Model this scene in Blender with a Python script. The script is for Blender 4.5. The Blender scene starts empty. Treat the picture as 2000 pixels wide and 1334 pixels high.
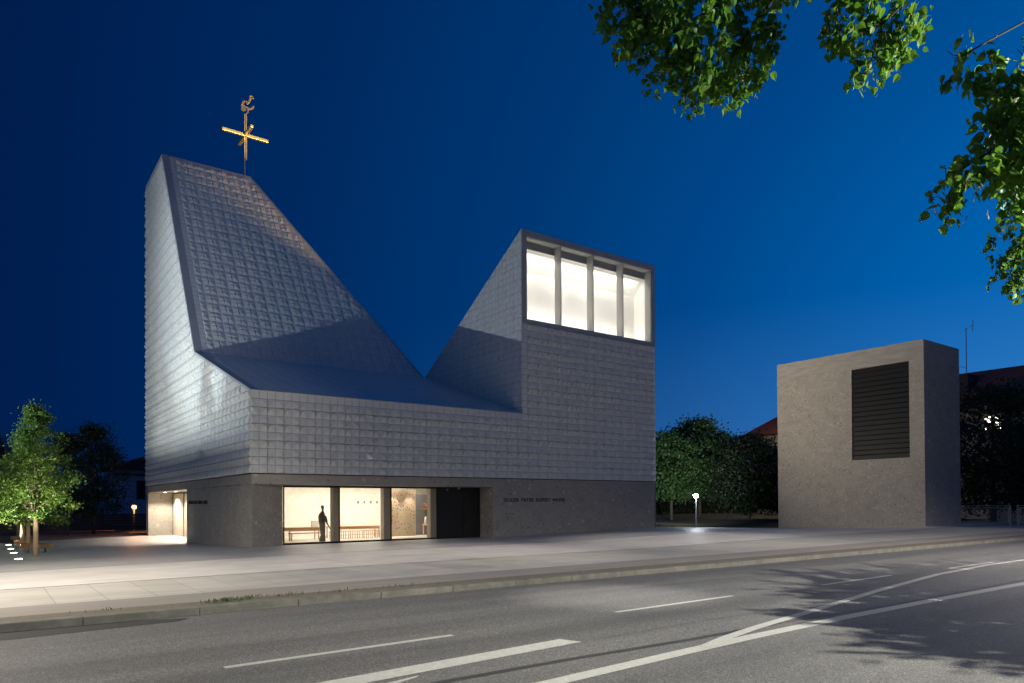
import bpy, math, random
import numpy as np
from mathutils import Matrix, Vector, Euler

C = bpy.context.scene
COL = C.collection
RNG = np.random.default_rng(7)
R = math.radians

# ------------------------------------------------------------------ camera
YAW, PITCH, ROLL = -0.6348472, 0.0094871, -0.0054245
cy, sy = math.cos(YAW), math.sin(YAW)
Fv = Vector((-sy, cy, 0)); Rv = Vector((cy, sy, 0)); Uv = Vector((0, 0, 1))
F2 = Fv*math.cos(PITCH) + Uv*math.sin(PITCH); U2 = Uv*math.cos(PITCH) - Fv*math.sin(PITCH)
R3 = Rv*math.cos(ROLL) + U2*math.sin(ROLL); U3 = U2*math.cos(ROLL) - Rv*math.sin(ROLL)
cam = bpy.data.objects.new('camera', bpy.data.cameras.new('camera'))
COL.objects.link(cam)
cam.matrix_world = Matrix(((R3.x, U3.x, -F2.x, -10.2088), (R3.y, U3.y, -F2.y, -34.9493), (R3.z, U3.z, -F2.z, 2.0286), (0, 0, 0, 1)))
cam.data.sensor_width = 36
cam.data.lens = 1394.587/2000*36
cam.data.shift_y = (970.777-667)/2000
cam.data.clip_end = 3000
C.camera = cam

# ------------------------------------------------------------------ dusk sky
W = bpy.data.worlds.new('World'); C.world = W; W.use_nodes = True
nt = W.node_tree; nt.nodes.clear()
def N(t, ty, **kw):
    n = t.nodes.new(ty)
    for k, v in kw.items(): setattr(n, k, v)
    return n
tc = N(nt, 'ShaderNodeTexCoord')
GLOW = Vector((math.sin(R(84)), math.cos(R(84)), 0))
dp = N(nt, 'ShaderNodeVectorMath', operation='DOT_PRODUCT'); dp.inputs[1].default_value = GLOW
nt.links.new(tc.outputs['Generated'], dp.inputs[0])
ac = N(nt, 'ShaderNodeMath', operation='ARCCOSINE'); nt.links.new(dp.outputs['Value'], ac.inputs[0])
dv = N(nt, 'ShaderNodeMath', operation='DIVIDE'); nt.links.new(ac.outputs[0], dv.inputs[0]); dv.inputs[1].default_value = math.pi
cr = N(nt, 'ShaderNodeValToRGB'); nt.links.new(dv.outputs[0], cr.inputs[0])
def s2l(c):
    return tuple((x/255/12.92 if x/255 <= .04045 else ((x/255+.055)/1.055)**2.4) for x in c) + (1,)
SKY = [(0, (8, 122, 200)), (18, (0, 100, 178)), (36, (0, 71, 139)), (50, (0, 55, 114)), (66, (0, 41, 95)), (84, (0, 29, 76)), (112, (16, 50, 96)), (180, (36, 72, 118))]
el = cr.color_ramp.elements
while len(el) < len(SKY): el.new(0.5)
for e, (a, c) in zip(el, SKY): e.position = a/180; e.color = s2l(c)
# paler, hazier band close to the horizon on the glow side
sp = N(nt, 'ShaderNodeSeparateXYZ'); nt.links.new(tc.outputs['Generated'], sp.inputs[0])
mr = N(nt, 'ShaderNodeMapRange'); nt.links.new(sp.outputs['Z'], mr.inputs[0])
mr.inputs[1].default_value = 0.0; mr.inputs[2].default_value = 0.26; mr.inputs[3].default_value = 0.62; mr.inputs[4].default_value = 0.0
mr2 = N(nt, 'ShaderNodeMapRange'); nt.links.new(dv.outputs[0], mr2.inputs[0])
mr2.inputs[1].default_value = 10/180; mr2.inputs[2].default_value = 60/180; mr2.inputs[3].default_value = 1.0; mr2.inputs[4].default_value = 0.0
mm = N(nt, 'ShaderNodeMath', operation='MULTIPLY'); nt.links.new(mr.outputs[0], mm.inputs[0]); nt.links.new(mr2.outputs[0], mm.inputs[1])
mx = N(nt, 'ShaderNodeMix', data_type='RGBA'); nt.links.new(mm.outputs[0], mx.inputs[0]); nt.links.new(cr.outputs[0], mx.inputs[6]); mx.inputs[7].default_value = s2l((78, 136, 198))
bg = N(nt, 'ShaderNodeBackground'); nt.links.new(mx.outputs[2], bg.inputs[0]); bg.inputs[1].default_value = 1.0
wo = N(nt, 'ShaderNodeOutputWorld'); nt.links.new(bg.outputs[0], wo.inputs[0])

C.view_settings.view_transform = 'Standard'; C.view_settings.look = 'None'
C.view_settings.exposure = 0; C.view_settings.gamma = 1
C.render.film_transparent = False

# ------------------------------------------------------------------ lights
def lamp(name, kind, loc, target, power, col, size=.15, angle=60, blend=.3):
    d = bpy.data.lights.new(name, kind); d.energy = power; d.color = col
    if kind == 'SPOT': d.spot_size = R(angle); d.spot_blend = blend; d.shadow_soft_size = size
    elif kind == 'AREA': d.shape = 'RECTANGLE'; d.size, d.size_y = size
    else: d.shadow_soft_size = size
    o = bpy.data.objects.new(name, d); COL.objects.link(o); o.location = loc
    o.rotation_euler = (Vector(target)-Vector(loc)).to_track_quat('-Z', 'Y').to_euler()
    return o
COOL = (.86, .97, 1.0); WARM = (1, .80, .56); NEUT = (1, .90, .78); ORANGE = (1, .62, .25)
FL = Vector((-22, 14, 6.31))
lamp('floodlight_light', 'SPOT', FL, (0, 9.0, 12.5), 11500, (.82, .93, 1), .02, 125, 1.0).data.specular_factor = .25
lamp('roof_floodlight_light', 'SPOT', (-20, -2, 1.47), (9, 16.5, 20), 15000, (.74, .89, 1), .05, 38, .6)
def down(x, y, z, p, col, ang=172, bl=.3, size=.12): return lamp('street_and_fill_light', 'SPOT', (x, y, z), (x, y+.001, 0), p, col, size, ang, bl)
down(-15, -14, 7.5, 7000, (1, .90, .74))
lamp('street_and_fill_light', 'SPOT', (-9.5, -9.0, 31), (-9.5, -8.9, 0), 16500, (1, .91, .77), .3, 34, .9)  # added high spot, no fixture, brightens the near end of the paving
lamp('street_and_fill_light', 'SPOT', (5.5, -9.8, 31), (5.5, -9.7, 0), 17500, (1, .91, .77), .3, 33, .9)  # added overhead spot for the middle of the forecourt
lamp('street_and_fill_light', 'SPOT', (20, -9.8, 31), (20, -9.7, 0), 13500, (1, .91, .77), .3, 33, .9)  # added overhead spot for the bell tower end of the forecourt
down(8, -37, 9.2, 21000, (1, .95, .82), 167, .5, .05)
lamp('street_and_fill_light', 'SPOT', (3.5, -35.8, 6.8), (-1.3, -30.4, 7.6), 7500, (1, .95, .80), .12, 95, .5)  # added spot that brightens the overhanging linden leaves
down(26, -33, 9.2, 16000, (1, .90, .80), 160, .5)
lamp('street_and_fill_light', 'SPOT', (5.0, -21.0, 26.0), (2.0, -22.4, 0), 30000, (1, .93, .88), .3, 13, 1.0)  # added high spot that makes the bright pool on the road
lamp('cross_spot_light', 'SPOT', (22, -20.5, 10.0), (6.0, 22.0, 32.3), 230000, (1, .80, .48), .1, 7.5, .6)
lamp('ridge_spot_light', 'SPOT', (20, 8.5, 14.2), (6.0, 21.4, 28.6), 13000, (1, .66, .32), .06, 30, 1.0)
lamp('street_and_fill_light', 'POINT', (64, 14, 10), (0, 0, 0), 1100, WARM, .3)  # added hidden point light that warms the red roofs
lamp('bell_tower_fill_light', 'SPOT', (28.7, 2.5, 12.6), (44, -5.5, 11.4), 6300, (1, .87, .70), .1, 95, .9)  # added hidden spot, washes the bell tower face towards the church

# ------------------------------------------------------------------ helpers
class MB:
    def __init__(s): s.v = []; s.f = []
    def poly(s, pts):
        n = len(s.v); s.v += [tuple(p) for p in pts]; s.f.append(tuple(range(n, n+len(pts))))
    def box(s, a, b):
        x0, y0, z0 = a; x1, y1, z1 = b; n = len(s.v)
        s.v += [(x0,y0,z0),(x1,y0,z0),(x1,y1,z0),(x0,y1,z0),(x0,y0,z1),(x1,y0,z1),(x1,y1,z1),(x0,y1,z1)]
        for q in ((0,3,2,1),(4,5,6,7),(0,1,5,4),(1,2,6,5),(2,3,7,6),(3,0,4,7)): s.f.append(tuple(n+i for i in q))
    def prism(s, pts, d):
        """polygon pts extruded by vector d"""
        n = len(s.v); k = len(pts); d = Vector(d)
        s.v += [tuple(p) for p in pts] + [tuple(Vector(p)+d) for p in pts]
        s.f.append(tuple(range(n, n+k))[::-1]); s.f.append(tuple(range(n+k, n+2*k)))
        for i in range(k): s.f.append((n+i, n+(i+1) % k, n+k+(i+1) % k, n+k+i))
    def tube(s, pts, rad, seg=8):
        pts = [Vector(p) for p in pts]; n0 = len(s.v); up = Vector((0.31, .2, .93))
        for i, p in enumerate(pts):
            t = (pts[min(i+1, len(pts)-1)] - pts[max(i-1, 0)]).normalized()
            a = t.cross(up)
            if a.length < 1e-3: a = t.cross(Vector((1, 0, 0)))
            a.normalize(); b = t.cross(a)
            r = rad[i] if hasattr(rad, '__len__') else rad
            for k in range(seg):
                th = 2*math.pi*k/seg; s.v.append(tuple(p + (a*math.cos(th)+b*math.sin(th))*r))
        for i in range(len(pts)-1):
            for k in range(seg):
                k2 = (k+1) % seg
                s.f.append((n0+i*seg+k, n0+i*seg+k2, n0+(i+1)*seg+k2, n0+(i+1)*seg+k))
        s.f.append(tuple(n0+k for k in range(seg))[::-1]); s.f.append(tuple(n0+(len(pts)-1)*seg+k for k in range(seg)))
    def rings(s, rr):
        """list of rings (lists of points, same length), capped"""
        n0 = len(s.v); k = len(rr[0])
        for r in rr: s.v += [tuple(p) for p in r]
        for i in range(len(rr)-1):
            for j in range(k):
                j2 = (j+1) % k; s.f.append((n0+i*k+j, n0+i*k+j2, n0+(i+1)*k+j2, n0+(i+1)*k+j))
        s.f.append(tuple(n0+j for j in range(k))[::-1]); s.f.append(tuple(n0+(len(rr)-1)*k+j for j in range(k)))
    def build(s, name, m, parent=None, smooth=False, bevel=0, fix=True):
        me = bpy.data.meshes.new(name); me.from_pydata(s.v, [], s.f)
        if fix:
            import bmesh
            b = bmesh.new(); b.from_mesh(me); bmesh.ops.recalc_face_normals(b, faces=b.faces); b.to_mesh(me); b.free()
        me.materials.append(m); me.update()
        o = bpy.data.objects.new(name, me); COL.objects.link(o)
        if smooth: me.polygons.foreach_set('use_smooth', [True]*len(me.polygons))
        if bevel:
            md = o.modifiers.new('edge', 'BEVEL'); md.width = bevel; md.segments = 2; md.limit_method = 'ANGLE'
        if parent:
            o.parent = parent
            if parent.type == 'EMPTY' or True: o.matrix_parent_inverse = parent_inv(parent)
        return o
def parent_inv(p):
    m = Matrix.Identity(4); q = p
    chain = []
    while q: chain.append(q); q = q.parent
    for q in reversed(chain): m = m @ q.matrix_parent_inverse @ q.matrix_basis
    return m.inverted()
def tag(o, label=None, cat=None, group=None, kind=None):
    if label: o['label'] = label
    if cat: o['category'] = cat
    if group: o['group'] = group
    if kind: o['kind'] = kind
    return o
def empty(name, loc, label, cat, group=None):
    o = bpy.data.objects.new(name, None); COL.objects.link(o); o.location = loc; o.empty_display_size = .2
    return tag(o, label, cat, group)
def copy_tree(o, loc, label=None, rotz=None, scale=None):
    def rec(a, par):
        c = a.copy(); COL.objects.link(c)
        if par: c.parent = par; c.matrix_parent_inverse = a.matrix_parent_inverse.copy()
        for ch in a.children: rec(ch, c)
        return c
    r = rec(o, None); r.location = loc
    if rotz is not None: r.rotation_euler = (0, 0, rotz)
    if scale is not None: r.scale = (scale,)*3
    if label: r['label'] = label
    return r

# ------------------------------------------------------------------ materials
def mat(name, col, rough=.6, metal=0., var=.0, vscale=6., vstretch=(1, 1, 1), spec=.5, bump=0., bscale=30., emit=None, estr=0., c2=None, detail=5):
    m = bpy.data.materials.new(name); m.use_nodes = True; t = m.node_tree; b = t.nodes['Principled BSDF']
    b.inputs['Base Color'].default_value = (*col, 1); b.inputs['Roughness'].default_value = rough; b.inputs['Metallic'].default_value = metal
    b.inputs['Specular IOR Level'].default_value = spec
    tcn = N(t, 'ShaderNodeTexCoord'); mp = N(t, 'ShaderNodeMapping'); t.links.new(tcn.outputs['Object'], mp.inputs[0]); mp.inputs['Scale'].default_value = vstretch
    if var or c2:
        nz = N(t, 'ShaderNodeTexNoise'); nz.inputs['Scale'].default_value = vscale; nz.inputs['Detail'].default_value = detail; nz.inputs['Roughness'].default_value = .65
        t.links.new(mp.outputs[0], nz.inputs[0])
        r = N(t, 'ShaderNodeValToRGB'); t.links.new(nz.outputs[0], r.inputs[0])
        lo = tuple(max(0, x*(1-var)) for x in col); hi = c2 or tuple(min(1, x*(1+var)) for x in col)
        r.color_ramp.elements[0].position = .3; r.color_ramp.elements[1].position = .7
        r.color_ramp.elements[0].color = (*lo, 1); r.color_ramp.elements[1].color = (*hi, 1)
        t.links.new(r.outputs[0], b.inputs['Base Color'])
    if bump:
        n2 = N(t, 'ShaderNodeTexNoise'); n2.inputs['Scale'].default_value = bscale; n2.inputs['Detail'].default_value = 6
        t.links.new(mp.outputs[0], n2.inputs[0])
        bp = N(t, 'ShaderNodeBump'); bp.inputs['Strength'].default_value = bump; bp.inputs['Distance'].default_value = .02
        t.links.new(n2.outputs[0], bp.inputs['Height']); t.links.new(bp.outputs[0], b.inputs['Normal'])
    if emit:
        b.inputs['Emission Color'].default_value = (*emit, 1); b.inputs['Emission Strength'].default_value = estr
    return m

def concrete(name, base, lo, pebble, scale=9., amount=.33, topband=None):
    m = bpy.data.materials.new(name); m.use_nodes = True; t = m.node_tree; b = t.nodes['Principled BSDF']
    tcn = N(t, 'ShaderNodeTexCoord')
    n1 = N(t, 'ShaderNodeTexNoise'); n1.inputs['Scale'].default_value = 1.1; n1.inputs['Detail'].default_value = 7; n1.inputs['Roughness'].default_value = .7
    mp = N(t, 'ShaderNodeMapping'); mp.inputs['Scale'].default_value = (.8, .8, 1.5)
    t.links.new(tcn.outputs['Object'], mp.inputs[0]); t.links.new(mp.outputs[0], n1.inputs[0])
    r1 = N(t, 'ShaderNodeValToRGB'); t.links.new(n1.outputs[0], r1.inputs[0])
    r1.color_ramp.elements[0].position = .3; r1.color_ramp.elements[0].color = (*lo, 1); r1.color_ramp.elements[1].position = .68; r1.color_ramp.elements[1].color = (*base, 1)
    # pebbles of mixed sizes
    prev = r1.outputs[0]
    for k, (sc, th, colr, am, fr_) in enumerate(((scale*.42, .30, pebble, .62, .14), (scale, .38, tuple(x*1.05 for x in pebble), .42, amount), (scale*.8, .30, tuple(x*.30 for x in lo), .55, amount*.5), (scale*1.9, .36, tuple(x*1.1 for x in pebble), .25, .45))):
        vo = N(t, 'ShaderNodeTexVoronoi'); vo.inputs['Scale'].default_value = sc; vo.inputs['Randomness'].default_value = 1
        dn = N(t, 'ShaderNodeTexNoise'); dn.inputs['Scale'].default_value = sc*1.4
        ad = N(t, 'ShaderNodeVectorMath', operation='MULTIPLY_ADD'); t.links.new(dn.outputs['Color'], ad.inputs[0]); ad.inputs[1].default_value = (.7/sc,)*3
        t.links.new(tcn.outputs['Object'], ad.inputs[2]); t.links.new(ad.outputs[0], vo.inputs['Vector'])
        lt = N(t, 'ShaderNodeMath', operation='LESS_THAN'); lt.inputs[1].default_value = th; t.links.new(vo.outputs['Distance'], lt.inputs[0])
        # keep a fraction of the cells
        sr = N(t, 'ShaderNodeSeparateColor'); t.links.new(vo.outputs['Color'], sr.inputs[0])
        g = N(t, 'ShaderNodeMath', operation='LESS_THAN'); g.inputs[1].default_value = fr_; t.links.new(sr.outputs[k % 3], g.inputs[0])
        mu = N(t, 'ShaderNodeMath', operation='MULTIPLY'); t.links.new(lt.outputs[0], mu.inputs[0]); t.links.new(g.outputs[0], mu.inputs[1])
        mu2 = N(t, 'ShaderNodeMath', operation='MULTIPLY'); t.links.new(mu.outputs[0], mu2.inputs[0]); mu2.inputs[1].default_value = am
        mxn = N(t, 'ShaderNodeMix', data_type='RGBA'); t.links.new(mu2.outputs[0], mxn.inputs[0]); t.links.new(prev, mxn.inputs[6]); mxn.inputs[7].default_value = (*colr, 1)
        prev = mxn.outputs[2]
    t.links.new(prev, b.inputs['Base Color'])
    n3 = N(t, 'ShaderNodeTexNoise'); n3.inputs['Scale'].default_value = 24; n3.inputs['Detail'].default_value = 8; t.links.new(tcn.outputs['Object'], n3.inputs[0])
    bp = N(t, 'ShaderNodeBump'); bp.inputs['Strength'].default_value = .5; bp.inputs['Distance'].default_value = .02
    t.links.new(n3.outputs[0], bp.inputs['Height']); t.links.new(bp.outputs[0], b.inputs['Normal'])
    b.inputs['Roughness'].default_value = .85
    return m

def leafmat(name, c1, c2, trans=.35, rough=.5):
    m = bpy.data.materials.new(name); m.use_nodes = True; t = m.node_tree; b = t.nodes['Principled BSDF']; out = t.nodes['Material Output']
    oi = N(t, 'ShaderNodeTexCoord'); nz = N(t, 'ShaderNodeTexNoise'); nz.inputs['Scale'].default_value = 3.5; nz.inputs['Detail'].default_value = 3
    t.links.new(oi.outputs['Object'], nz.inputs[0])
    r = N(t, 'ShaderNodeValToRGB'); t.links.new(nz.outputs[0], r.inputs[0]); r.color_ramp.elements[0].position = .35; r.color_ramp.elements[1].position = .65
    r.color_ramp.elements[0].color = (*c1, 1); r.color_ramp.elements[1].color = (*c2, 1)
    t.links.new(r.outputs[0], b.inputs['Base Color']); b.inputs['Roughness'].default_value = rough
    tr = N(t, 'ShaderNodeBsdfTranslucent'); hs = N(t, 'ShaderNodeHueSaturation'); hs.inputs['Value'].default_value = 1.6; hs.inputs['Hue'].default_value = .485
    t.links.new(r.outputs[0], hs.inputs['Color']); t.links.new(hs.outputs[0], tr.inputs[0])
    ms = N(t, 'ShaderNodeMixShader'); ms.inputs[0].default_value = trans
    t.links.new(b.outputs[0], ms.inputs[1]); t.links.new(tr.outputs[0], ms.inputs[2]); t.links.new(ms.outputs[0], out.inputs[0])
    return m

def glassmat():
    m = bpy.data.materials.new('window_glass'); m.use_nodes = True; t = m.node_tree; out = t.nodes['Material Output']; t.nodes.remove(t.nodes['Principled BSDF'])
    tr = N(t, 'ShaderNodeBsdfTransparent'); tr.inputs[0].default_value = (.96, .97, .97, 1)
    gl = N(t, 'ShaderNodeBsdfGlossy'); gl.inputs['Roughness'].default_value = .02
    lw0 = N(t, 'ShaderNodeLayerWeight'); lw0.inputs[0].default_value = .5; pw = N(t, 'ShaderNodeMath', operation='POWER'); t.links.new(lw0.outputs['Facing'], pw.inputs[0]); pw.inputs[1].default_value = 4.; lw = N(t, 'ShaderNodeMath', operation='MULTIPLY_ADD'); t.links.new(pw.outputs[0], lw.inputs[0]); lw.inputs[1].default_value = .6; lw.inputs[2].default_value = .03
    ms = N(t, 'ShaderNodeMixShader'); t.links.new(lw.outputs[0], ms.inputs[0]); t.links.new(tr.outputs[0], ms.inputs[1]); t.links.new(gl.outputs[0], ms.inputs[2]); t.links.new(ms.outputs[0], out.inputs[0])
    return m

def brickmat(name, col, w, h, mortar, mcol, var=.06, rough=.75, offset=.5):
    """paving in the ground plane, x along the street"""
    m = bpy.data.materials.new(name); m.use_nodes = True; t = m.node_tree; b = t.nodes['Principled BSDF']
    tcn = N(t, 'ShaderNodeTexCoord'); br = N(t, 'ShaderNodeTexBrick'); t.links.new(tcn.outputs['Object'], br.inputs[0])
    br.offset = offset
    br.inputs['Scale'].default_value = 1; br.inputs['Brick Width'].default_value = w; br.inputs['Row Height'].default_value = h
    br.inputs['Mortar Size'].default_value = mortar; br.inputs['Mortar Smooth'].default_value = .2
    br.inputs['Color1'].default_value = (*[x*(1-var) for x in col], 1); br.inputs['Color2'].default_value = (*[x*(1+var) for x in col], 1); br.inputs['Mortar'].default_value = (*mcol, 1)
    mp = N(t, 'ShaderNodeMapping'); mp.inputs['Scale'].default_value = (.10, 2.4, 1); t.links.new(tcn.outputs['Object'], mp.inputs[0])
    nz = N(t, 'ShaderNodeTexNoise'); nz.inputs['Scale'].default_value = 1.6; nz.inputs['Detail'].default_value = 6; t.links.new(mp.outputs[0], nz.inputs[0])  # streaks along the street put streaky highlights into the paving colour
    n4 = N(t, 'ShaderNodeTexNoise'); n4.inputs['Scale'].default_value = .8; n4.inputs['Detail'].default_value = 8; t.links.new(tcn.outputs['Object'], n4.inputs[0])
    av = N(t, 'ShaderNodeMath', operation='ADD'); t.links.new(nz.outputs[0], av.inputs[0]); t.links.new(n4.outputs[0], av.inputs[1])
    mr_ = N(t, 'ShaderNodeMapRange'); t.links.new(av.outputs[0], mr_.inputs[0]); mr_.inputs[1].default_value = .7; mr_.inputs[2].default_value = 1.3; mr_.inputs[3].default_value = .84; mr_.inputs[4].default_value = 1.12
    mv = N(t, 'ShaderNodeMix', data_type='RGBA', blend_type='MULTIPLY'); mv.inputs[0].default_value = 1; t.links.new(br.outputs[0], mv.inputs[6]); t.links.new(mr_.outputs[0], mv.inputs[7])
    t.links.new(mv.outputs[2], b.inputs['Base Color']); b.inputs['Roughness'].default_value = rough
    n2 = N(t, 'ShaderNodeTexNoise'); n2.inputs['Scale'].default_value = 60; t.links.new(tcn.outputs['Object'], n2.inputs[0])
    bp = N(t, 'ShaderNodeBump'); bp.inputs['Strength'].default_value = .15; bp.inputs['Distance'].default_value = .01
    t.links.new(n2.outputs[0], bp.inputs['Height']); t.links.new(bp.outputs[0], b.inputs['Normal'])
    return m

def asphaltmat():
    m = bpy.data.materials.new('asphalt'); m.use_nodes = True; t = m.node_tree; b = t.nodes['Principled BSDF']
    tcn = N(t, 'ShaderNodeTexCoord')
    vo = N(t, 'ShaderNodeTexVoronoi'); vo.inputs['Scale'].default_value = 70; t.links.new(tcn.outputs['Object'], vo.inputs[0])
    sr = N(t, 'ShaderNodeSeparateColor'); t.links.new(vo.outputs['Color'], sr.inputs[0])
    r = N(t, 'ShaderNodeValToRGB'); t.links.new(sr.outputs[0], r.inputs[0])
    e = r.color_ramp.elements; e[0].position = 0; e[0].color = (.075, .075, .072, 1); e[1].position = 1; e[1].color = (.30, .30, .285, 1)
    e2 = e.new(.72); e2.color = (.145, .143, .137, 1)
    mp = N(t, 'ShaderNodeMapping'); mp.inputs['Scale'].default_value = (.05, .9, 1); t.links.new(tcn.outputs['Object'], mp.inputs[0])
    nz = N(t, 'ShaderNodeTexNoise'); nz.inputs['Scale'].default_value = .9; nz.inputs['Detail'].default_value = 6; t.links.new(mp.outputs[0], nz.inputs[0])
    mr_ = N(t, 'ShaderNodeMapRange'); t.links.new(nz.outputs[0], mr_.inputs[0]); mr_.inputs[1].default_value = .3; mr_.inputs[2].default_value = .7; mr_.inputs[3].default_value = .68; mr_.inputs[4].default_value = 1.18
    mv = N(t, 'ShaderNodeMix', data_type='RGBA', blend_type='MULTIPLY'); mv.inputs[0].default_value = 1; t.links.new(r.outputs[0], mv.inputs[6]); t.links.new(mr_.outputs[0], mv.inputs[7])
    t.links.new(mv.outputs[2], b.inputs['Base Color'])
    b.inputs['Roughness'].default_value = .62
    bp = N(t, 'ShaderNodeBump'); bp.inputs['Strength'].default_value = .55; bp.inputs['Distance'].default_value = .008
    t.links.new(vo.outputs['Distance'], bp.inputs['Height']); t.links.new(bp.outputs[0], b.inputs['Normal'])
    return m

M = {}
M['tile'] = mat('glazed_tile', (.66, .665, .64), .55, var=.09, vscale=2.2, spec=.25)
M['tile'].node_tree.nodes['Principled BSDF'].inputs['Coat Weight'].default_value = .45; M['tile'].node_tree.nodes['Principled BSDF'].inputs['Coat Roughness'].default_value = .06
M['joint'] = mat('tile_joint', (.09, .09, .09), .8)
M['trim'] = mat('roof_trim', (.36, .37, .39), .45, var=.08, vscale=1.2)
M['conc'] = concrete('exposed_concrete', (.385, .355, .305), (.295, .272, .235), (.55, .52, .47), 6.0, .30)
M['conc_smooth'] = mat('smooth_concrete', (.36, .34, .30), .85, var=.18, vscale=1.6, vstretch=(.5, .5, 2.5), bump=.25, bscale=20)
M['pier'] = mat('timber_pier', (.30, .255, .19), .6, var=.25, vscale=3, vstretch=(9, 9, .35))
M['dark'] = mat('dark_metal', (.009, .0088, .008), .6, var=.2, vscale=2)
M['louvre'] = mat('louvre_metal', (.006, .0068, .0056), .6, var=.15, vscale=2)
M['letter'] = mat('dark_letters', (.012, .012, .012), .5)
M['white'] = mat('white_plaster', (.82, .80, .76), .8, var=.03, vscale=2)
M['cream'] = mat('cream_plaster', (.76, .72, .64), .85, var=.10, vscale=2.2, bump=.2, bscale=30)
M['fin'] = mat('pale_metal_fin', (.27, .265, .25), .5, var=.06)
M['floor'] = mat('pale_floor', (.62, .55, .46), .35, var=.08)
M['wood'] = mat('oak_furniture', (.50, .30, .15), .5, var=.2, vscale=4, vstretch=(1, 8, 8))
M['bench'] = mat('weathered_bench_timber', (.22, .12, .06), .7, var=.3, vscale=3, vstretch=(1, 8, 8))
M['greyslate'] = mat('grey_panel', (.13, .13, .125), .7, var=.12)
M['whiteboard'] = mat('white_sheet', (.85, .84, .80), .6)
M['statue'] = mat('dark_bronze', (.10, .075, .05), .5, var=.4, vscale=9, bump=.5, bscale=40)
M['gold'] = mat('gilded_metal', (.98, .72, .32), .50, metal=1., var=.1, vscale=8)
M['glass'] = glassmat()
M['curtain'] = mat('pale_door_panel', (.70, .62, .50), .7, var=.06, vscale=2, vstretch=(1, 14, .2))
M['asphalt'] = asphaltmat()
M['paint'] = mat('road_paint', (.44, .445, .41), .6, var=.16, vscale=14, bump=.3, bscale=90)
M['seam'] = mat('bitumen_seam', (.045, .045, .043), .55, var=.15, vscale=5)
M['dark_strip'] = mat('dark_road_strip', (.032, .032, .030), .8, var=.2, vscale=30)
M['kerb'] = mat('kerb_stone', (.145, .14, .122), .85, var=.30, vscale=2.6, bump=.5, bscale=45)
M['soil'] = mat('dry_soil', (.15, .13, .10), .95, var=.35, vscale=14, bump=.8, bscale=40)
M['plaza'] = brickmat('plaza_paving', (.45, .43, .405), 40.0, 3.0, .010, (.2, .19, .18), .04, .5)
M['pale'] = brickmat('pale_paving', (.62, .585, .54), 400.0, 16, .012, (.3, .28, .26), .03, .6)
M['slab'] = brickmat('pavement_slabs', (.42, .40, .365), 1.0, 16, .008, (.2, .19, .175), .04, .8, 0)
M['path'] = mat('tarmac_path', (.26, .24, .215), .85, var=.12, vscale=1.5, vstretch=(.3, 1.5, 1), bump=.3, bscale=90)
M['earth'] = mat('dark_earth', (.05, .04, .03), .95, var=.3, vscale=2)
M['gravel'] = mat('reddish_sand', (.16, .085, .05), .95, var=.25, vscale=6)
M['lawn'] = mat('night_lawn', (.075, .085, .03), .9, var=.45, vscale=1.4, c2=(.12, .10, .045), bump=.9, bscale=18)
M['bark'] = mat('bark', (.10, .075, .055), .9, var=.4, vscale=6, vstretch=(4, 4, 1), bump=.6, bscale=20)
M['wrap'] = mat('reed_trunk_wrap', (.44, .31, .18), .8, var=.22, vscale=5, vstretch=(16, 16, .6), bump=.5, bscale=20)
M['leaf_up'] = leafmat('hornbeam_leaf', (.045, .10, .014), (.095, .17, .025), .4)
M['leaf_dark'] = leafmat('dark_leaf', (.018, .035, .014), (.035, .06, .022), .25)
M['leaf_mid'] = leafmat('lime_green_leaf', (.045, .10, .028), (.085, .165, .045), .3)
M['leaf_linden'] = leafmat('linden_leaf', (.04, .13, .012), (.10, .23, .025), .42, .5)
M['bract'] = leafmat('linden_bract', (.14, .16, .05), (.22, .22, .09), .4)
M['twig'] = mat('twig', (.006, .005, .004), .8)
M['grass'] = leafmat('grass_blade', (.06, .10, .03), (.10, .14, .05), .3)
M['fence'] = mat('board_fence', (.15, .10, .065), .8, var=.3, vscale=2, vstretch=(1, 1, 9))
M['galv'] = mat('galvanised_steel', (.30, .32, .30), .5, metal=.3, var=.15)
M['roof_red'] = mat('red_roof_tiles', (.26, .07, .04), .8, var=.25, vscale=3, vstretch=(1, 1, 8))
M['wallpale'] = mat('pale_render', (.30, .28, .25), .9, var=.08)
M['wallblue'] = mat('bluish_render', (.30, .40, .52), .9, var=.08)
M['darkroof'] = mat('dark_roof', (.03, .03, .035), .7, var=.2)
M['pane_dark'] = mat('unlit_pane', (.02, .022, .026), .15)
M['pane_lit'] = mat('lit_pane', (.8, .8, .75), .5, emit=(1, .93, .78), estr=7)
M['post'] = mat('lamp_post_metal', (.35, .35, .34), .5, metal=.4)
M['orange_glow'] = mat('sodium_lamp', (1, .6, .3), .4, emit=(1, .34, .06), estr=3.2)
M['white_glow'] = mat('led_lamp', (1, 1, 1), .4, emit=(.95, 1, 1), estr=90)
M['warm_glow'] = mat('downlight', (1, 1, 1), .4, emit=(1, .82, .55), estr=22)
M['uplight'] = mat('uplight_lens', (1, 1, 1), .4, emit=(1, .95, .82), estr=26)
M['beige'] = mat('beige_panel', (.74, .58, .38), .7, var=.05)
M['vase'] = mat('glass_vase', (.5, .5, .5), .2)
for nm, c in (('dot_red', (.62, .06, .05)), ('dot_blue', (.03, .07, .25)), ('dot_green', (.08, .28, .12)), ('dot_yellow', (.75, .50, .05)), ('dot_pink', (.75, .22, .28)), ('dot_dark', (.05, .04, .07)), ('petal', (.85, .20, .03))):
    M[nm] = mat(nm, c, .6)

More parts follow.
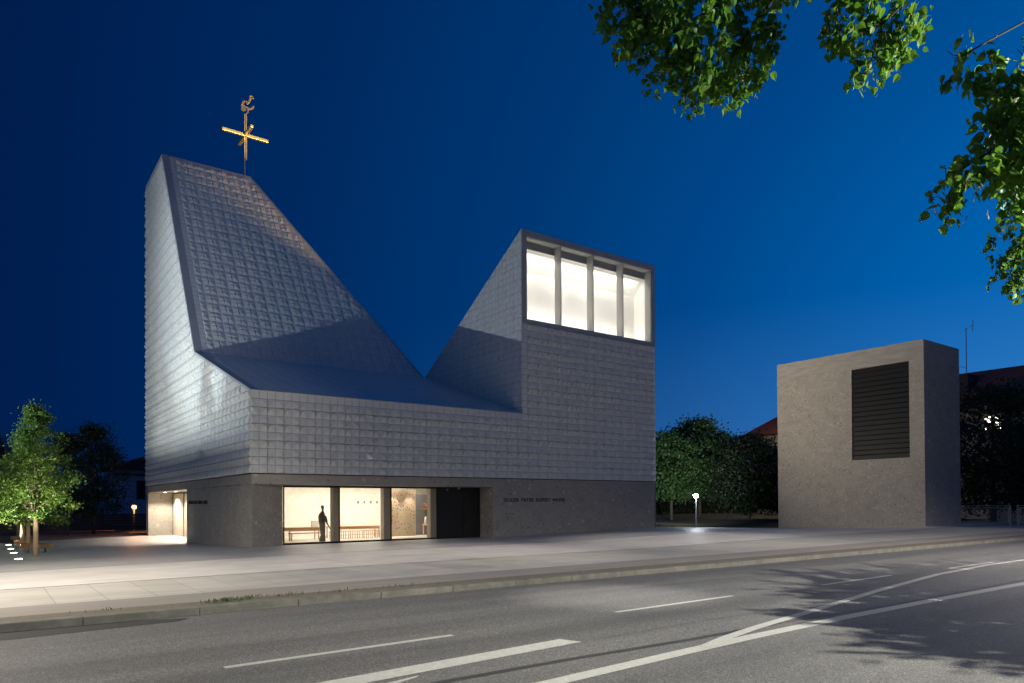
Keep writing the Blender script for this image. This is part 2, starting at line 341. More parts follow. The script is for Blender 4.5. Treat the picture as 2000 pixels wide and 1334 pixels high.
# ------------------------------------------------------------------ terrain
GX = [-140, -10, 0, 14, 28.3, 34, 43.95, 60, 160]
GY = [-19.3, -11, 0, 14, 28, 90]
GZ = np.array([[-.05]*9,
    [-.12, -.11, -.03, 0, .16, .18, .26, .26, .26],
    [-.24, -.20, 0, .02, .30, .16, -.16, .1, .2],
    [-.36, -.35, -.36, -.2, .45, .35, .2, .3, .4],
    [-.34, -.34, -.33, -.2, .7, .8, .8, .9, .9],
    [-.34, -.34, -.33, -.2, .9, .9, .9, .9, .9]])
def gz(x, y):
    i = int(np.clip(np.searchsorted(GX, x)-1, 0, len(GX)-2)); j = int(np.clip(np.searchsorted(GY, y)-1, 0, len(GY)-2))
    u = min(1, max(0, (x-GX[i])/(GX[i+1]-GX[i]))); v = min(1, max(0, (y-GY[j])/(GY[j+1]-GY[j])))
    return float((1-v)*((1-u)*GZ[j, i]+u*GZ[j, i+1]) + v*((1-u)*GZ[j+1, i]+u*GZ[j+1, i+1]))
def sheet(name, x0, x1, y0, y1, m, dz=0., edge=None, step=2.0):
    """ground sheet following the terrain; edge(x) limits the far y"""
    xs = sorted(set([x for x in GX if x0 < x < x1] + list(np.arange(x0, x1, step)) + [x0, x1])); mb = MB(); n = 14
    for i in range(len(xs)):
        for j in range(n+1):
            ya, yb = (y0(xs[i]) if callable(y0) else y0), (edge(xs[i]) if edge else y1)
            y = ya+(yb-ya)*j/n; mb.v.append((xs[i], y, gz(xs[i], y)+dz))
    for i in range(len(xs)-1):
        for j in range(n):
            a = i*(n+1)+j; mb.f.append((a, a+n+1, a+n+2, a+1))
    o = mb.build(name, m, smooth=True); return tag(o, kind='structure')
def flat(name, pts, m, z, thick=None):
    mb = MB()
    if thick: mb.prism([(x, y, z-thick) for x, y in pts], (0, 0, thick))
    else: mb.poly([(x, y, z) for x, y in pts])
    return mb.build(name, m)

tag(flat('ground', [(-900, -700), (1200, -700), (1200, 1200), (-900, 1200)], M['earth'], -.62), kind='structure')
tag(flat('road', [(-160, -19.42), (160, -19.42), (160, -33.6), (-160, -33.6)], M['asphalt'], -.2), kind='structure')
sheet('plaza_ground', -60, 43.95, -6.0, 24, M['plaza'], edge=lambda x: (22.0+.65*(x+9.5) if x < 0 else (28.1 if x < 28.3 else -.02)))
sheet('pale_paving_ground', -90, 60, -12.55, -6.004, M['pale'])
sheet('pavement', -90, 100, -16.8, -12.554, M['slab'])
sheet('bicycle_path', -100, 140, -18.45, -16.804, M['path'])
sheet('kerb_soil_strip', -100, 140, -19.12, -18.454, M['soil'], step=1.0)
sheet('side_pavement', 60, 140, -12.55, -6.004, M['path'])
sheet('lawn', 28.45, 140, 0.0, 80, M['lawn'], .004)
sheet('sand_ground', -70, -.05, lambda x: 22.004+.65*(x+9.5) if x > -20 else 16, 60, M['gravel'], -.01)
for y_ in (-6.0, -12.55):
    mb = MB(); xs_ = list(np.arange(-60, 60, 2.0))
    for a, b in zip(xs_[:-1], xs_[1:]):
        mb.poly([(a, y_-.035, gz(a, y_-.035)+.004), (b, y_-.035, gz(b, y_-.035)+.004), (b, y_+.035, gz(b, y_+.035)+.004), (a, y_+.035, gz(a, y_+.035)+.004)])
    tag(mb.build('paving_joint', M['seam']), kind='structure')
# kerb stones
kb = MB(); x = -60.0; k = 0
while x < 120:
    ln = 2.05 if x < -5 else 2.0
    j = (random.Random(k).random()-.5)*.012
    kb.box((x+.002, -19.42+j, -.5), (x+ln-.002, -19.124, -.045+j*.5)); x += ln; k += 1
tag(kb.build('kerb', M['kerb'], bevel=.018), kind='structure')
tag(flat('far_pavement', [(-160, -33.6), (160, -33.6), (160, -42), (-160, -42)], M['path'], -.1, .4), kind='structure')
# road markings (4 mm sheets)
def mark(pts, m='paint', z=-.196):
    o = flat('road_marking', pts, M[m], z); return tag(o, kind='structure')
def strip(line, w, m='paint', z=-.196):
    L = [Vector(p) for p in line]; a = []; b = []
    for i, p in enumerate(L):
        t = (L[min(i+1, len(L)-1)]-L[max(i-1, 0)]).normalized(); n_ = Vector((-t.y, t.x))*w/2
        a.append(tuple(p+n_)); b.append(tuple(p-n_))
    return mark(a+b[::-1], m, z)
for x0 in (-17.5, -7.575, .15, 7.87, 15.6, 23.3, 31.0):
    mark([(x0, -24.46-.012*(x0+7)*0), (x0+3.74 if x0 < 7 else x0+4.2, -24.40), (x0+3.72 if x0 < 7 else x0+4.2, -24.54), (x0, -24.60)] if False else [(x0, -24.62), (x0+3.75, -24.48), (x0+3.75, -24.62), (x0, -24.76)] if x0 < 0 else [(x0, -24.36), (x0+4.0, -24.25), (x0+4.0, -24.38), (x0, -24.49)])
mark([(-12.4, -26.75), (-2.62, -25.94), (-2.50, -26.34), (-12.2, -27.15)])
mark([(-7.2, -27.05), (-5.66, -26.72), (-5.75, -26.80), (-6.9, -27.2)])
strip([(-14, -28.6), (-4.55, -28.07), (-1.6, -27.84), (.1, -27.74), (3.14, -27.63), (6.16, -27.6), (12.3, -27.6), (60, -27.6)], .27)
strip([(-1.3, -27.82), (-.4, -27.55), (.82, -27.27), (3.46, -26.80), (7.82, -25.95), (13.1, -25.1), (17.9, -24.7), (60, -24.6)], .20, z=-.192)
strip([(-14, -27.3), (-5.67, -27.21), (-3.56, -27.19), (-.98, -27.28), (1.4, -27.25)], .15, 'seam', -.1975)
strip([(1.4, -27.25), (2.91, -27.28), (5.31, -27.38), (20, -27.2)], .05, 'seam', -.1975)
strip([(-2, -26.35), (.5, -26.2), (4, -26.25), (9, -26.15)], .025, 'seam', -.1975)
mark([(-40, -19.44), (-7.9, -19.44), (-6.95, -19.75), (-7.2, -20.05), (-10, -20.35), (-40, -20.6)], 'dark_strip', -.1965)  # long dark strip on the road beside the kerb

# ------------------------------------------------------------------ the church
ZB, ZL = 3.58, 7.58; L_, W_ = 28.29, 27.81; YK, ZK = 11.42, 11.40; YP, ZP = 21.32, 27.45; XQ, XV = 6.26, 15.89; XD, ZT = 16.36, 19.01
church = empty('church', (0, 0, 0), 'white church clad in pyramid-relief tiles with a peaked roof and a lit tower window', 'church')

def clip(poly, a, b):
    """keep the part of a 2D polygon on the left of a->b"""
    out = []; n = len(poly)
    def sd(p): return (b[0]-a[0])*(p[1]-a[1])-(b[1]-a[1])*(p[0]-a[0])
    for i in range(n):
        p, q = poly[i], poly[(i+1) % n]; sp_, sq = sd(p), sd(q)
        if sp_ >= -1e-9: out.append(p)
        if (sp_ > 1e-9 and sq < -1e-9) or (sp_ < -1e-9 and sq > 1e-9):
            t = sp_/(sp_-sq); out.append((p[0]+(q[0]-p[0])*t, p[1]+(q[1]-p[1])*t))
    return out
def inside(p, polys, eps=1e-6):
    for pg in polys:
        if all((pg[(i+1) % len(pg)][0]-pg[i][0])*(p[1]-pg[i][1])-(pg[(i+1) % len(pg)][1]-pg[i][1])*(p[0]-pg[i][0]) >= -eps for i in range(len(pg))): return True
    return False
def clad(name, org, u, v, n, du, dv, polys, flats=(), h=.12, trims=(), seed=1, m='tile', gap=.008):
    """pyramid tiles over the union of CCW convex polygons (plane coords); tiles that cross an edge stay flat"""
    rg = random.Random(seed); mb = MB(); u, v, n, org = map(Vector, (u, v, n, org))
    umax = max(p[0] for pg in polys for p in pg); vmax = max(p[1] for pg in polys for p in pg)
    P3 = lambda a, b, c=0.: org+u*a+v*b+n*c
    # backing with dark joints
    bk = MB()
    for pg in polys: bk.poly([P3(*p, -.02) for p in pg])
    for i in range(int(umax/du+1.001)):
        for j in range(int(vmax/dv+1.001)):
            a0, b0, a1, b1 = i*du+gap, j*dv+gap, (i+1)*du-gap, (j+1)*dv-gap
            q = [(a0, b0), (a1, b0), (a1, b1), (a0, b1)]
            cor = [(a0-gap, b0-gap), (a1+gap, b0-gap), (a1+gap, b1+gap), (a0-gap, b1+gap)]
            full = all(inside(p, polys, 1e-3) for p in cor)
            flatq = any(f(i, j) for f in flats)
            if full and not flatq:
                ax = (a0+a1)/2 + (.13 if i % 2 else -.13)*du/.4 + rg.uniform(-.02, .02)
                ay = (b0+b1)/2 + (.10 if j % 2 else -.10) + rg.uniform(-.02, .02)
                hh = h*(1.0 if j % 2 else .72)*rg.uniform(.93, 1.07)
                ap = P3(ax, ay, hh+.012)
                c = [P3(*p, .012) for p in q]; g_ = [P3(*p, -.02) for p in q]
                n0 = len(mb.v); mb.v += [tuple(p) for p in c]+[tuple(ap)]+[tuple(p) for p in g_]
                for k2 in range(4): mb.f.append((n0+k2, n0+(k2+1) % 4, n0+4)); mb.f.append((n0+5+k2, n0+5+(k2+1) % 4, n0+(k2+1) % 4, n0+k2))
            else:
                for pg in polys:
                    r_ = q
                    for k2 in range(len(pg)):
                        r_ = clip(r_, pg[k2], pg[(k2+1) % len(pg)])
                        if len(r_) < 3: break
                    if len(r_) >= 3: mb.poly([P3(*p, .014) for p in r_])
    o = mb.build(name, M[m], church, fix=False)
    b = bk.build('tile_joints', M['joint'], o, fix=False)
    return o
TU = L_/71
# front: low wall + tower wall up to the window band
clad('tiled_front_wall', (0, 0, ZB), (1, 0, 0), (0, 0, 1), (0, -1, 0), TU, .4,
     [[(0, 0), (XD, 0), (XD, ZL-ZB), (0, ZL-ZB)], [(XD, 0), (L_, 0), (L_, 13.2-ZB), (XD, 13.2-ZB)]],
     flats=(lambda i, j: j == 9 and i < 41, lambda i, j: False), seed=3, h=.125)
# left gable wall
TL = W_/70
clad('tiled_side_wall', (0, W_, ZB), (0, -1, 0), (0, 0, 1), (-1, 0, 0), TL, .4,
     [[(0, 0), (W_, 0), (W_, ZL-ZB), (W_-YK, ZK-ZB), (0, ZK-ZB)], [(0, ZK-ZB), (W_-YK, ZK-ZB), (W_-YP, ZP-ZB), (0, ZP-ZB)]], seed=4)
# big steep roof face
sv = Vector((0, YP-YK, ZP-ZK)); sl = sv.length; sv.normalize(); sn = Vector((1, 0, 0)).cross(sv)
TR = .45
clad('tiled_steep_roof', Vector((0, YK, ZK)), (1, 0, 0), sv, sn, .4, sl/47,
     [[(TR, 0), (XV-.15, 0), (XQ-.12, sl-.22), (TR, sl-.22)]], seed=5, h=.07)
# shallow roof
lv = Vector((0, YK, ZK-ZL)); ll = lv.length; lv.normalize(); ln_ = Vector((1, 0, 0)).cross(lv)
clad('tiled_low_roof', Vector((0, 0, ZL)), (1, 0, 0), lv, ln_, .4, ll/30,
     [[(TR, .12), (XD, .12), (XD, ll), (TR, ll)]], seed=6, h=.045)
# tower side wall facing the low roof
YV, ZV = 12.0, 11.58
clad('tiled_tower_side', (XD, YV, 7.18), (0, -1, 0), (0, 0, 1), (-1, 0, 0), .4, .4,
     [[(0, ZV-7.18), (YV, .4), (YV, ZT-7.18)]], seed=8, h=.07)
# smooth trims
tb = MB()
def slab(pts, n_, t=.02):
    n_ = Vector(n_).normalized(); tb.prism([Vector(p)-n_*.1 for p in pts], n_*(.1+t))
slab([(-.015, YK, ZK), (TR-.012, YK, ZK), (TR-.012, YP, ZP), (-.015, YP, ZP)], sn)
slab([(TR, YP-.1, ZP-.19), (XQ-.1, YP-.1, ZP-.19), (XQ-.02, YP, ZP), (TR, YP, ZP)], sn)
slab([(XV-.14, YK, ZK), (XV+.0, YK, ZK), (XQ+.0, YP, ZP), (XQ-.13, YP-.1, ZP-.19)], sn)
slab([(-.015, 0, ZL), (TR-.012, 0, ZL), (TR-.012, YK, ZK), (-.015, YK, ZK)], ln_)
slab([(TR, -.012, ZL), (XD-.01, -.012, ZL), (XD-.01, .10, ZL+.033), (TR, .10, ZL+.033)], ln_)
tb.build('roof_trim', M['trim'], church)
# tower window surround
ws = MB(); WX0, WX1, WZ0, WZ1 = 16.73, 27.95, 13.46, 18.62
for a, b in (((XD, 13.21), (L_, WZ0)), ((XD, WZ1), (L_, ZT)), ((XD, WZ0), (WX0, WZ1)), ((WX1, WZ0), (L_, WZ1))):
    ws.box((a[0], -.035, a[1]), (b[0], .12, b[1]))
ws.build('window_surround', M['trim'], church)
# plain hidden faces: tower roof, right wall, back wall, top roofs
hb = MB()
hb.poly([(XD, 0, ZT-.03), (L_, 0, ZT-.03), (L_, YV, ZV), (XD, YV, ZV)])
hb.poly([(L_, .0, 0), (L_, W_, 0), (L_, W_, ZV), (L_, YV, ZV), (L_, 0, ZT-.03)])
hb.poly([(0.02, W_, 0), (L_, W_, 0), (L_, W_, ZK), (XV, W_, ZK), (XQ, W_, ZP-.03), (0.02, W_, ZP-.03)])
hb.poly([(XQ, YP, ZP-.03), (XV, YK, ZK), (XV, W_, ZK), (XQ, W_, ZP-.03)])
hb.poly([(0.02, YP, ZP-.03), (XQ, YP, ZP-.03), (XQ, W_, ZP-.03), (0.02, W_, ZP-.03)])
hb.poly([(XV, YK, ZK), (L_, YK, ZK+.1), (L_, W_, ZK), (XV, W_, ZK)])
hb.build('plain_roof', M['trim'], church, fix=False)
# ---- tower clerestory window
cw = empty('clerestory_window', (XD, 0, WZ0), None, None); cw.parent = church
room = MB()
RY = 2.0
room.poly([(WX0-.3, .12, WZ0-.03), (WX1+.3, .12, WZ0-.03), (WX1+.3, RY, WZ0-.03), (WX0-.3, RY, WZ0-.03)])
room.poly([(WX0-.3, .72, 18.5), (WX1+.3, .72, 18.5), (WX1+.3, RY, 17.2), (WX0-.3, RY, 17.2)])
room.poly([(WX0-.3, RY, WZ0-.03), (WX1+.3, RY, WZ0-.03), (WX1+.3, RY, 17.2), (WX0-.3, RY, 17.2)])
room.poly([(WX0-.3, .12, WZ0-.03), (WX0-.3, RY, WZ0-.03), (WX0-.3, RY, 17.2), (WX0-.3, .72, 18.5), (WX0-.3, .12, 18.5)])
room.poly([(WX1+.3, .12, WZ0-.03), (WX1+.3, RY, WZ0-.03), (WX1+.3, RY, 17.2), (WX1+.3, .72, 18.5), (WX1+.3, .12, 18.5)])
room.build('lit_room_wall', M['white'], cw, fix=False)
sf = MB(); sf.box((WX0-.3, .12, WZ1-.02), (WX1+.3, .64, WZ1+.06)); sf.box((WX0-.3, .64, 18.14), (WX1+.3, .72, WZ1+.06)); sf.build('soffit', M['fin'], cw)
MULL = [19.55, 22.37, 25.15]
for xm in MULL + [WX1+.03]:
    f = MB(); f.box((xm-.03, .05, WZ0-.02), (xm+.03, .62, WZ1-.024)); f.build('fin', M['fin'], cw)
xs = [WX0] + MULL + [WX1]
for a, b in zip(xs[:-1], xs[1:]):
    g = MB(); g.box((a+.035, .02, WZ0+.005), (b-.035, .035, WZ1-.03)); g.build('pane', M['glass'], cw)
fr = MB()
for xm in MULL: fr.box((xm-.022, -.01, WZ0+.01), (xm+.022, .045, WZ1-.02))
fr.box((WX0, -.012, WZ1-.03), (WX1, .045, WZ1)); fr.box((WX0, -.012, WZ0), (WX1, .045, WZ0+.025))
fr.box((WX0, -.012, WZ0+.025), (WX0+.04, .045, WZ1-.03)); fr.box((WX1-.04, -.012, WZ0+.025), (WX1, .045, WZ1-.03))
fr.build('frame', M['fin'], cw)
lamp('clerestory_light', 'AREA', (22.3, .86, 17.95), (22.3, 1.7, 16.6), 165, (1, .95, .86), (10.8, .16))
lamp('clerestory_light', 'AREA', (22.3, 1.3, 13.5), (22.3, 1.45, 17), 230, (1, .95, .86), (10.8, .6))
for xm in (18.1, 20.9, 23.6):
    lamp('clerestory_spot_light', 'SPOT', (xm, 1.0, 17.9), (xm, 2.0, 16.0), 55, (1, .95, .85), .05, 60, .8)

# ---- concrete base
cb = MB(); e = .05; H = 3.54
ZS = 3.04   # soffit of the front recess
cb.prism([(e, e, -.7), (2.05, 1.55, -.7), (2.05, 1.9, -.7), (.62, 1.9, -.7), (.62, 13.83, -.7), (e, 13.83, -.7)], (0, 0, ZS+.7))  # corner pier with splayed jamb
cb.box((14.17, e, -.7), (L_-e, .6, ZS)); 
cb.box((e, e, ZS), (L_-e, 1.9, H))                      # lintel
cb.box((e, 1.9, ZS+.02), (3.35, W_-e, H))              # side beam
cb.box((L_-e-.6, .6, -.7), (L_-e, W_-e, H-.002)); cb.box((e, W_-e-.5, -.7), (L_-e-.6, W_-e, H-.002))
cb.box((14.17, .6, -.7), (14.9, 1.9, ZS-.003))
cb.build('concrete_base', M['conc'], church, bevel=.012)
rl = MB(); rl.box((15.6, -.006+e, .79), (28.1, e+.01, .815)); 
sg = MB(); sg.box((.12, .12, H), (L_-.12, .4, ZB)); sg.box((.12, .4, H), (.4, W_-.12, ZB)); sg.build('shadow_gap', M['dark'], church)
# soffit of front recess (smooth)
for y_, z_, w_, h_ in ((.45, 1.08, .07, .10), (.2, 1.12, .05, .07), (.42, .62, .08, .13), (.6, .55, .05, .07)):
    hk = MB(); hk.prism([(14.165, y_, z_), (14.165, y_+w_, z_+.01), (14.165, y_+w_*.9, z_+h_), (14.165, y_+.01, z_+h_*.8)], (.01, 0, 0)); hk.build('wall_socket', M['dark'], church)
# ---- ground floor glazing
gl = empty('glazing', (2.05, 1.5, 0), None, None); gl.parent = church; gl.matrix_parent_inverse = parent_inv(church)
GY_ = 1.5; FZ = .045
piers = [(4.76, 5.10), (7.73, 8.17), (10.72, 11.15)]
for a, b in piers:
    p = MB(); p.box((a, GY_+.02, -.1), (b, GY_+.45, ZS-.001)); p.build('pier', M['pier'], gl, bevel=.01)
fr = MB(); fr.box((2.05, GY_-.05, -.1), (11.17, GY_+.015, FZ+.03)); fr.box((2.05, GY_-.05, ZS-.10), (11.17, GY_+.015, ZS-.002))
fr.box((2.05, GY_-.05, FZ+.03), (2.11, GY_+.015, ZS-.10))
for a, b in piers: fr.box((b-.035, GY_-.05, FZ+.03), (b+.02, GY_+.015, ZS-.10))
fr.build('frame', M['dark'], gl)
for a, b in ((2.11, 4.76), (5.12, 7.73), (8.19, 10.72)):
    p = MB(); p.box((a, GY_-.02, FZ+.03), (b, GY_-.008, ZS-.10)); p.build('pane', M['glass'], gl)
dr = empty('entrance_door', (11.17, 1.4, 0), None, None); dr.parent = church; dr.matrix_parent_inverse = parent_inv(church)
fr = MB(); fr.box((11.17, GY_-.02, -.1), (14.17, GY_+.1, ZS-.002)); fr.build('door_frame', M['dark'], dr)
for a, b, hx in ((11.2, 12.93, 12.8), (12.955, 14.16, 13.05)):
    lf = MB(); lf.box((a, GY_-.06, .03), (b, GY_-.021, ZS-.16)); lf = lf.build('door_leaf', M['dark'], dr, bevel=.006)
    hd = MB(); hd.tube([(hx, GY_-.07, .95), (hx, GY_-.12, .97), (hx, GY_-.12, 1.55), (hx, GY_-.07, 1.57)], .015); hd.build('door_handle', M['dark'], lf)
cl = MB(); cl.tube([(12.2, .75, ZS), (12.2, .75, ZS-.13)], .06, 12); cl = cl.build('ceiling_fitting', M['galv'], dr)
cm = MB(); cm.tube([(11.8, 1.42, ZS-.16), (11.8, 1.36, ZS-.16)], .05, 12); cm.build('door_lamp', M['galv'], dr)

# ---- entrance hall seen through the glazing
hall = MB()
hall.poly([(.64, GY_+.02, FZ), (13.2, GY_+.02, FZ), (13.2, 9, FZ), (.64, 9, FZ)]); hall.build('hall_floor', M['floor'], church, fix=False)
hall = MB(); hall.poly([(.64, 9, FZ), (18.0, 9, FZ), (18.0, 9, 3.4), (.64, 9, 3.4)]); hall.poly([(.64, 1.92, FZ), (.64, 9, FZ), (.64, 9, 3.4), (.64, 1.92, 3.4)]); hall.poly([(18.0, 1.92, FZ), (18.0, 9, FZ), (18.0, 9, 3.4), (18.0, 1.92, 3.4)]); hall.build('hall_wall', M['cream'], church, fix=False)
hall = MB(); hall.box((.64, 1.92, 3.2), (18, 9, 3.3)); hall.build('hall_ceiling', M['white'], church)
gw = MB(); gw.box((12.15, 6.0, .05), (18, 6.15, 2.68)); gw.build('grey_partition', M['greyslate'], church)
for x, y in ((2.6, 1.99), (6.4, 4.5), (11.3, 3.4), (3.3, 4.5), (9.5, 4.5)): dlm = MB(); dlm.tube([(x, y, 3.2), (x, y, 3.188)], .07, 12); dlm.build('hall_downlight', M['warm_glow'], church)
for x in (2.6, 5.6, 8.6, 11.5):
    lamp('hall_light', 'AREA', (x, 5.2, 3.17), (x, 5.2, 0), 175, (1, .92, .80), (2.2, 4.5))
lamp('hall_wallwash_light', 'AREA', (7, 7.6, 3.15), (7, 9, 1.2), 110, (1, .92, .80), (12, .3))
for x in (9.35, 10.35):
    lamp('panel_spot_light', 'SPOT', (x, 2.75, 3.15), (x, 3.4, 1.7), 120, (1, .90, .76), .03, 44, .35)

# hall furniture
def table(x0, x1, y, label):
    t = empty('table', ((x0+x1)/2, y, FZ), label, 'table', 'tables in the lit hall')
    tp = MB(); tp.box((x0, y-.38, .70), (x1, y+.38, .755)); tp.build('tabletop', M['wood'], t, bevel=.008)
    ap = MB(); ap.box((x0+.08, y-.33, .56), (x1-.08, y-.30, .70)); ap.build('apron', M['wood'], t)
    for lx in (x0+.06, x1-.12):
        for ly in (y-.34, y+.28):
            lg = MB(); lg.box((lx, ly, FZ), (lx+.06, ly+.06, .70)); lg.build('leg', M['wood'], t)
    return t
table(2.7, 5.35, 5.2, 'oak table in the lit hall behind the standing figure')
table(6.0, 9.25, 5.4, 'long oak table behind the row of stools in the middle pane')
table(12.3, 14.6, 5.0, 'oak table in front of the grey partition beside the dotted panel')
bn = empty('hall_bench', (4.1, 4.2, FZ), 'low oak bench with a back board in front of the table in the first pane', 'bench')
b_ = MB(); b_.box((3.3, 4.0, .42), (5.3, 4.4, .47)); b_.build('seat', M['wood'], bn)
b_ = MB(); b_.box((3.3, 4.36, .56), (5.3, 4.40, .70)); b_.build('back_board', M['wood'], bn)
for lx in (3.35, 5.2):
    b_ = MB(); b_.box((lx, 4.02, FZ), (lx+.06, 4.08, .42)); b_.build('leg', M['wood'], bn)
    b_ = MB(); b_.box((lx, 4.34, FZ), (lx+.06, 4.40, .56)); b_.build('leg', M['wood'], bn)
def make_stool():
    t = empty('stool', (0, 0, FZ), 'x', 'stool', 'stools at the long table')
    s = MB(); s.box((-.17, -.17, FZ+.43), (.17, .17, FZ+.46)); s.build('seat', M['wood'], t)
    for a in (-1, 1):
        for b in (-1, 1):
            s = MB(); s.box((a*.15-.014, b*.15-.014, FZ), (a*.15+.014, b*.15+.014, FZ+.43)); s.build('leg', M['wood'], t)
    for b in (-1, 1): s = MB(); s.box((-.136, b*.15-.01, FZ+.2), (.136, b*.15+.01, FZ+.22)); s.build('stretcher', M['wood'], t)
    return t
ORD = ['first', 'second', 'third', 'fourth', 'fifth', 'sixth', 'seventh', 'eighth', 'ninth', 'tenth']
st = make_stool(); st.location = (5.95, 4.45, FZ); st['label'] = 'first wooden stool of the row behind the middle pane, beside the first pier'
for k in range(1, 8): copy_tree(st, (5.95+.43*k, 4.45+.02*(k % 2), FZ), ORD[k]+' wooden stool of the row behind the middle pane, counted from the first pier', rotz=.1*math.sin(k*3))
copy_tree(st, (2.75, 4.3, FZ), 'wooden stool at the splayed concrete jamb beside the low oak bench', .3)
copy_tree(st, (12.6, 4.2, FZ), 'wooden stool between the dotted panel and the last timber pier', .2)
copy_tree(st, (13.3, 4.25, FZ), 'wooden stool hidden behind the last timber pier', -.2)
wb = MB(); wb.box((4.9, 4.98, .76), (5.3, 5.22, 1.12)); tag(wb.build('carton', M['whiteboard']), 'white box on the table behind the standing figure', 'box')
wb = MB(); wb.box((6.25, 5.28, .76), (6.7, 5.52, 1.14)); tag(wb.build('carton', M['whiteboard']), 'white box on the long table next to the first timber pier', 'box')
# wall hooks
for k, x in enumerate((9.54, 9.98, 10.44, 10.9)):
    h_ = empty('wall_hook', (x, 9, 2.2), ORD[k]+' small metal hook on the cream hall wall, counted from the statue side', 'hook', 'hooks on the hall wall')
    p = MB(); p.tube([(x, 8.995, 2.18), (x, 8.9, 2.16), (x, 8.86, 2.2), (x, 8.86, 2.3)], .022, 6); p.build('hook', M['pier'], h_)
    p = MB(); p.box((x-.05, 8.97, 2.1), (x+.05, 8.998, 2.26)); p.build('back_plate', M['pier'], h_)
# dotted panel on cables
dpn = empty('hanging_panel', (9.97, 3.5, .1), 'beige hanging panel with many small coloured dots behind the third pane', 'panel')
bp_ = MB(); bp_.box((9.0, 3.48, .12), (10.82, 3.56, 2.88))
for x in (9.5, 10.3): p = MB(); p.tube([(x, 3.52, 2.88), (x, 3.52, 3.2)], .008, 6); p.build('cable', M['dark'], dpn)
rd = random.Random(5); pts = []
DK = ['dot_red', 'dot_blue', 'dot_green', 'dot_yellow', 'dot_pink', 'dot_dark']; fm = [0]*6
while len(pts) < 78:
    q = (rd.uniform(9.08, 10.74), rd.uniform(.2, 2.8))
    if all((q[0]-a)**2+(q[1]-b)**2 > .15**2 for a, b in pts): pts.append(q)
for a, b in pts:
    k = rd.randrange(6); n0 = len(bp_.f)
    bp_.prism([(a+.032*math.cos(t), 3.4795, b+.042*math.sin(t)) for t in np.linspace(0, 2*math.pi, 10, endpoint=False)], (0, -.008, 0)); fm += [k+1]*(len(bp_.f)-n0)
o = bp_.build('board', M['beige'], dpn)
for k in DK: o.data.materials.append(M[k])
o.data.polygons.foreach_set('material_index', fm)
# bouquet
bq = empty('bouquet', (12.2, 4.7, .76), 'orange flower bouquet in a slim vase in front of the grey partition', 'flowers')
p = MB(); p.tube([(12.2, 4.7, .755), (12.2, 4.7, .95), (12.2, 4.7, 1.25)], [.07, .09, .05], 12); p.build('vase', M['vase'], bq, smooth=True)
p = MB(); fl = MB()
for k in range(16):
    a = rd.uniform(0, 6.28); r_ = rd.uniform(.03, .26); z = rd.uniform(1.75, 2.1)-r_*.3
    q = Vector((12.2+r_*math.cos(a), 4.7+r_*math.sin(a)*.6, z)); p.tube([(12.2, 4.7, 1.2), q], .006, 5)
    for s_ in range(5):
        th = s_*1.256; fl.poly([q, q+Vector((.06*math.cos(th), .06*math.sin(th), .03)), q+Vector((.07*math.cos(th+.6), .07*math.sin(th+.6), .05)), q+Vector((.05*math.cos(th+1.2), .05*math.sin(th+1.2), .03))])
p.build('stems', M['leaf_dark'], bq); fl.build('blossoms', M['petal'], bq, fix=False)

# standing figure (one continuous body)
def ell(cx, cy_, cz, rx, ry, k=20): return [(cx+rx*math.cos(t), cy_+ry*math.sin(t), cz) for t in np.linspace(0, 2*math.pi, k, endpoint=False)]
sx, sy_ = 4.56, 2.6
prof = [(.0, .02, .20, .17), (.03, .02, .225, .19), (.12, .02, .20, .18), (.26, .04, .19, .17), (.34, .05, .15, .14), (.45, .04, .165, .15), (.7, .03, .185, .16), (.9, .02, .20, .17), (1.1, .0, .225, .175),
        (1.3, -.01, .235, .17), (1.42, -.01, .225, .16), (1.52, .0, .19, .145), (1.60, .02, .12, .11), (1.66, .035, .065, .07), (1.74, .04, .05, .055), (1.79, .035, .062, .07), (1.84, .03, .088, .095), (1.90, .025, .10, .105), (1.96, .025, .088, .09), (2.0, .025, .05, .05)]
sb = MB(); sb.rings([ell(sx+dx, sy_, FZ+.0+z*.98, rx*(.84 if z < 1.6 else .9), ry*.85) for z, dx, rx, ry in prof])
arm = [(sx+.16, sy_-.02, 1.42), (sx+.22, sy_-.06, 1.2), (sx+.25, sy_-.1, 1.0), (sx+.33, sy_-.15, .86), (sx+.37, sy_-.16, .76)]
sb.tube(arm, [.075, .06, .045, .033, .03], 10)
for k in range(5):
    o_ = (k-2)*.012; ln2 = [.05, .085, .095, .085, .065][k]
    sb.tube([(sx+.37+o_, sy_-.16+o_*.4, .77), (sx+.385+o_*1.3, sy_-.165+o_*.6, .77-ln2*.6), (sx+.385+o_*1.3, sy_-.17+o_*.6, .77-ln2)], [.011, .010, .007], 6)
tag(sb.build('statue', M['statue'], smooth=True), 'dark standing robed figure with a small head just inside the first pane', 'statue')

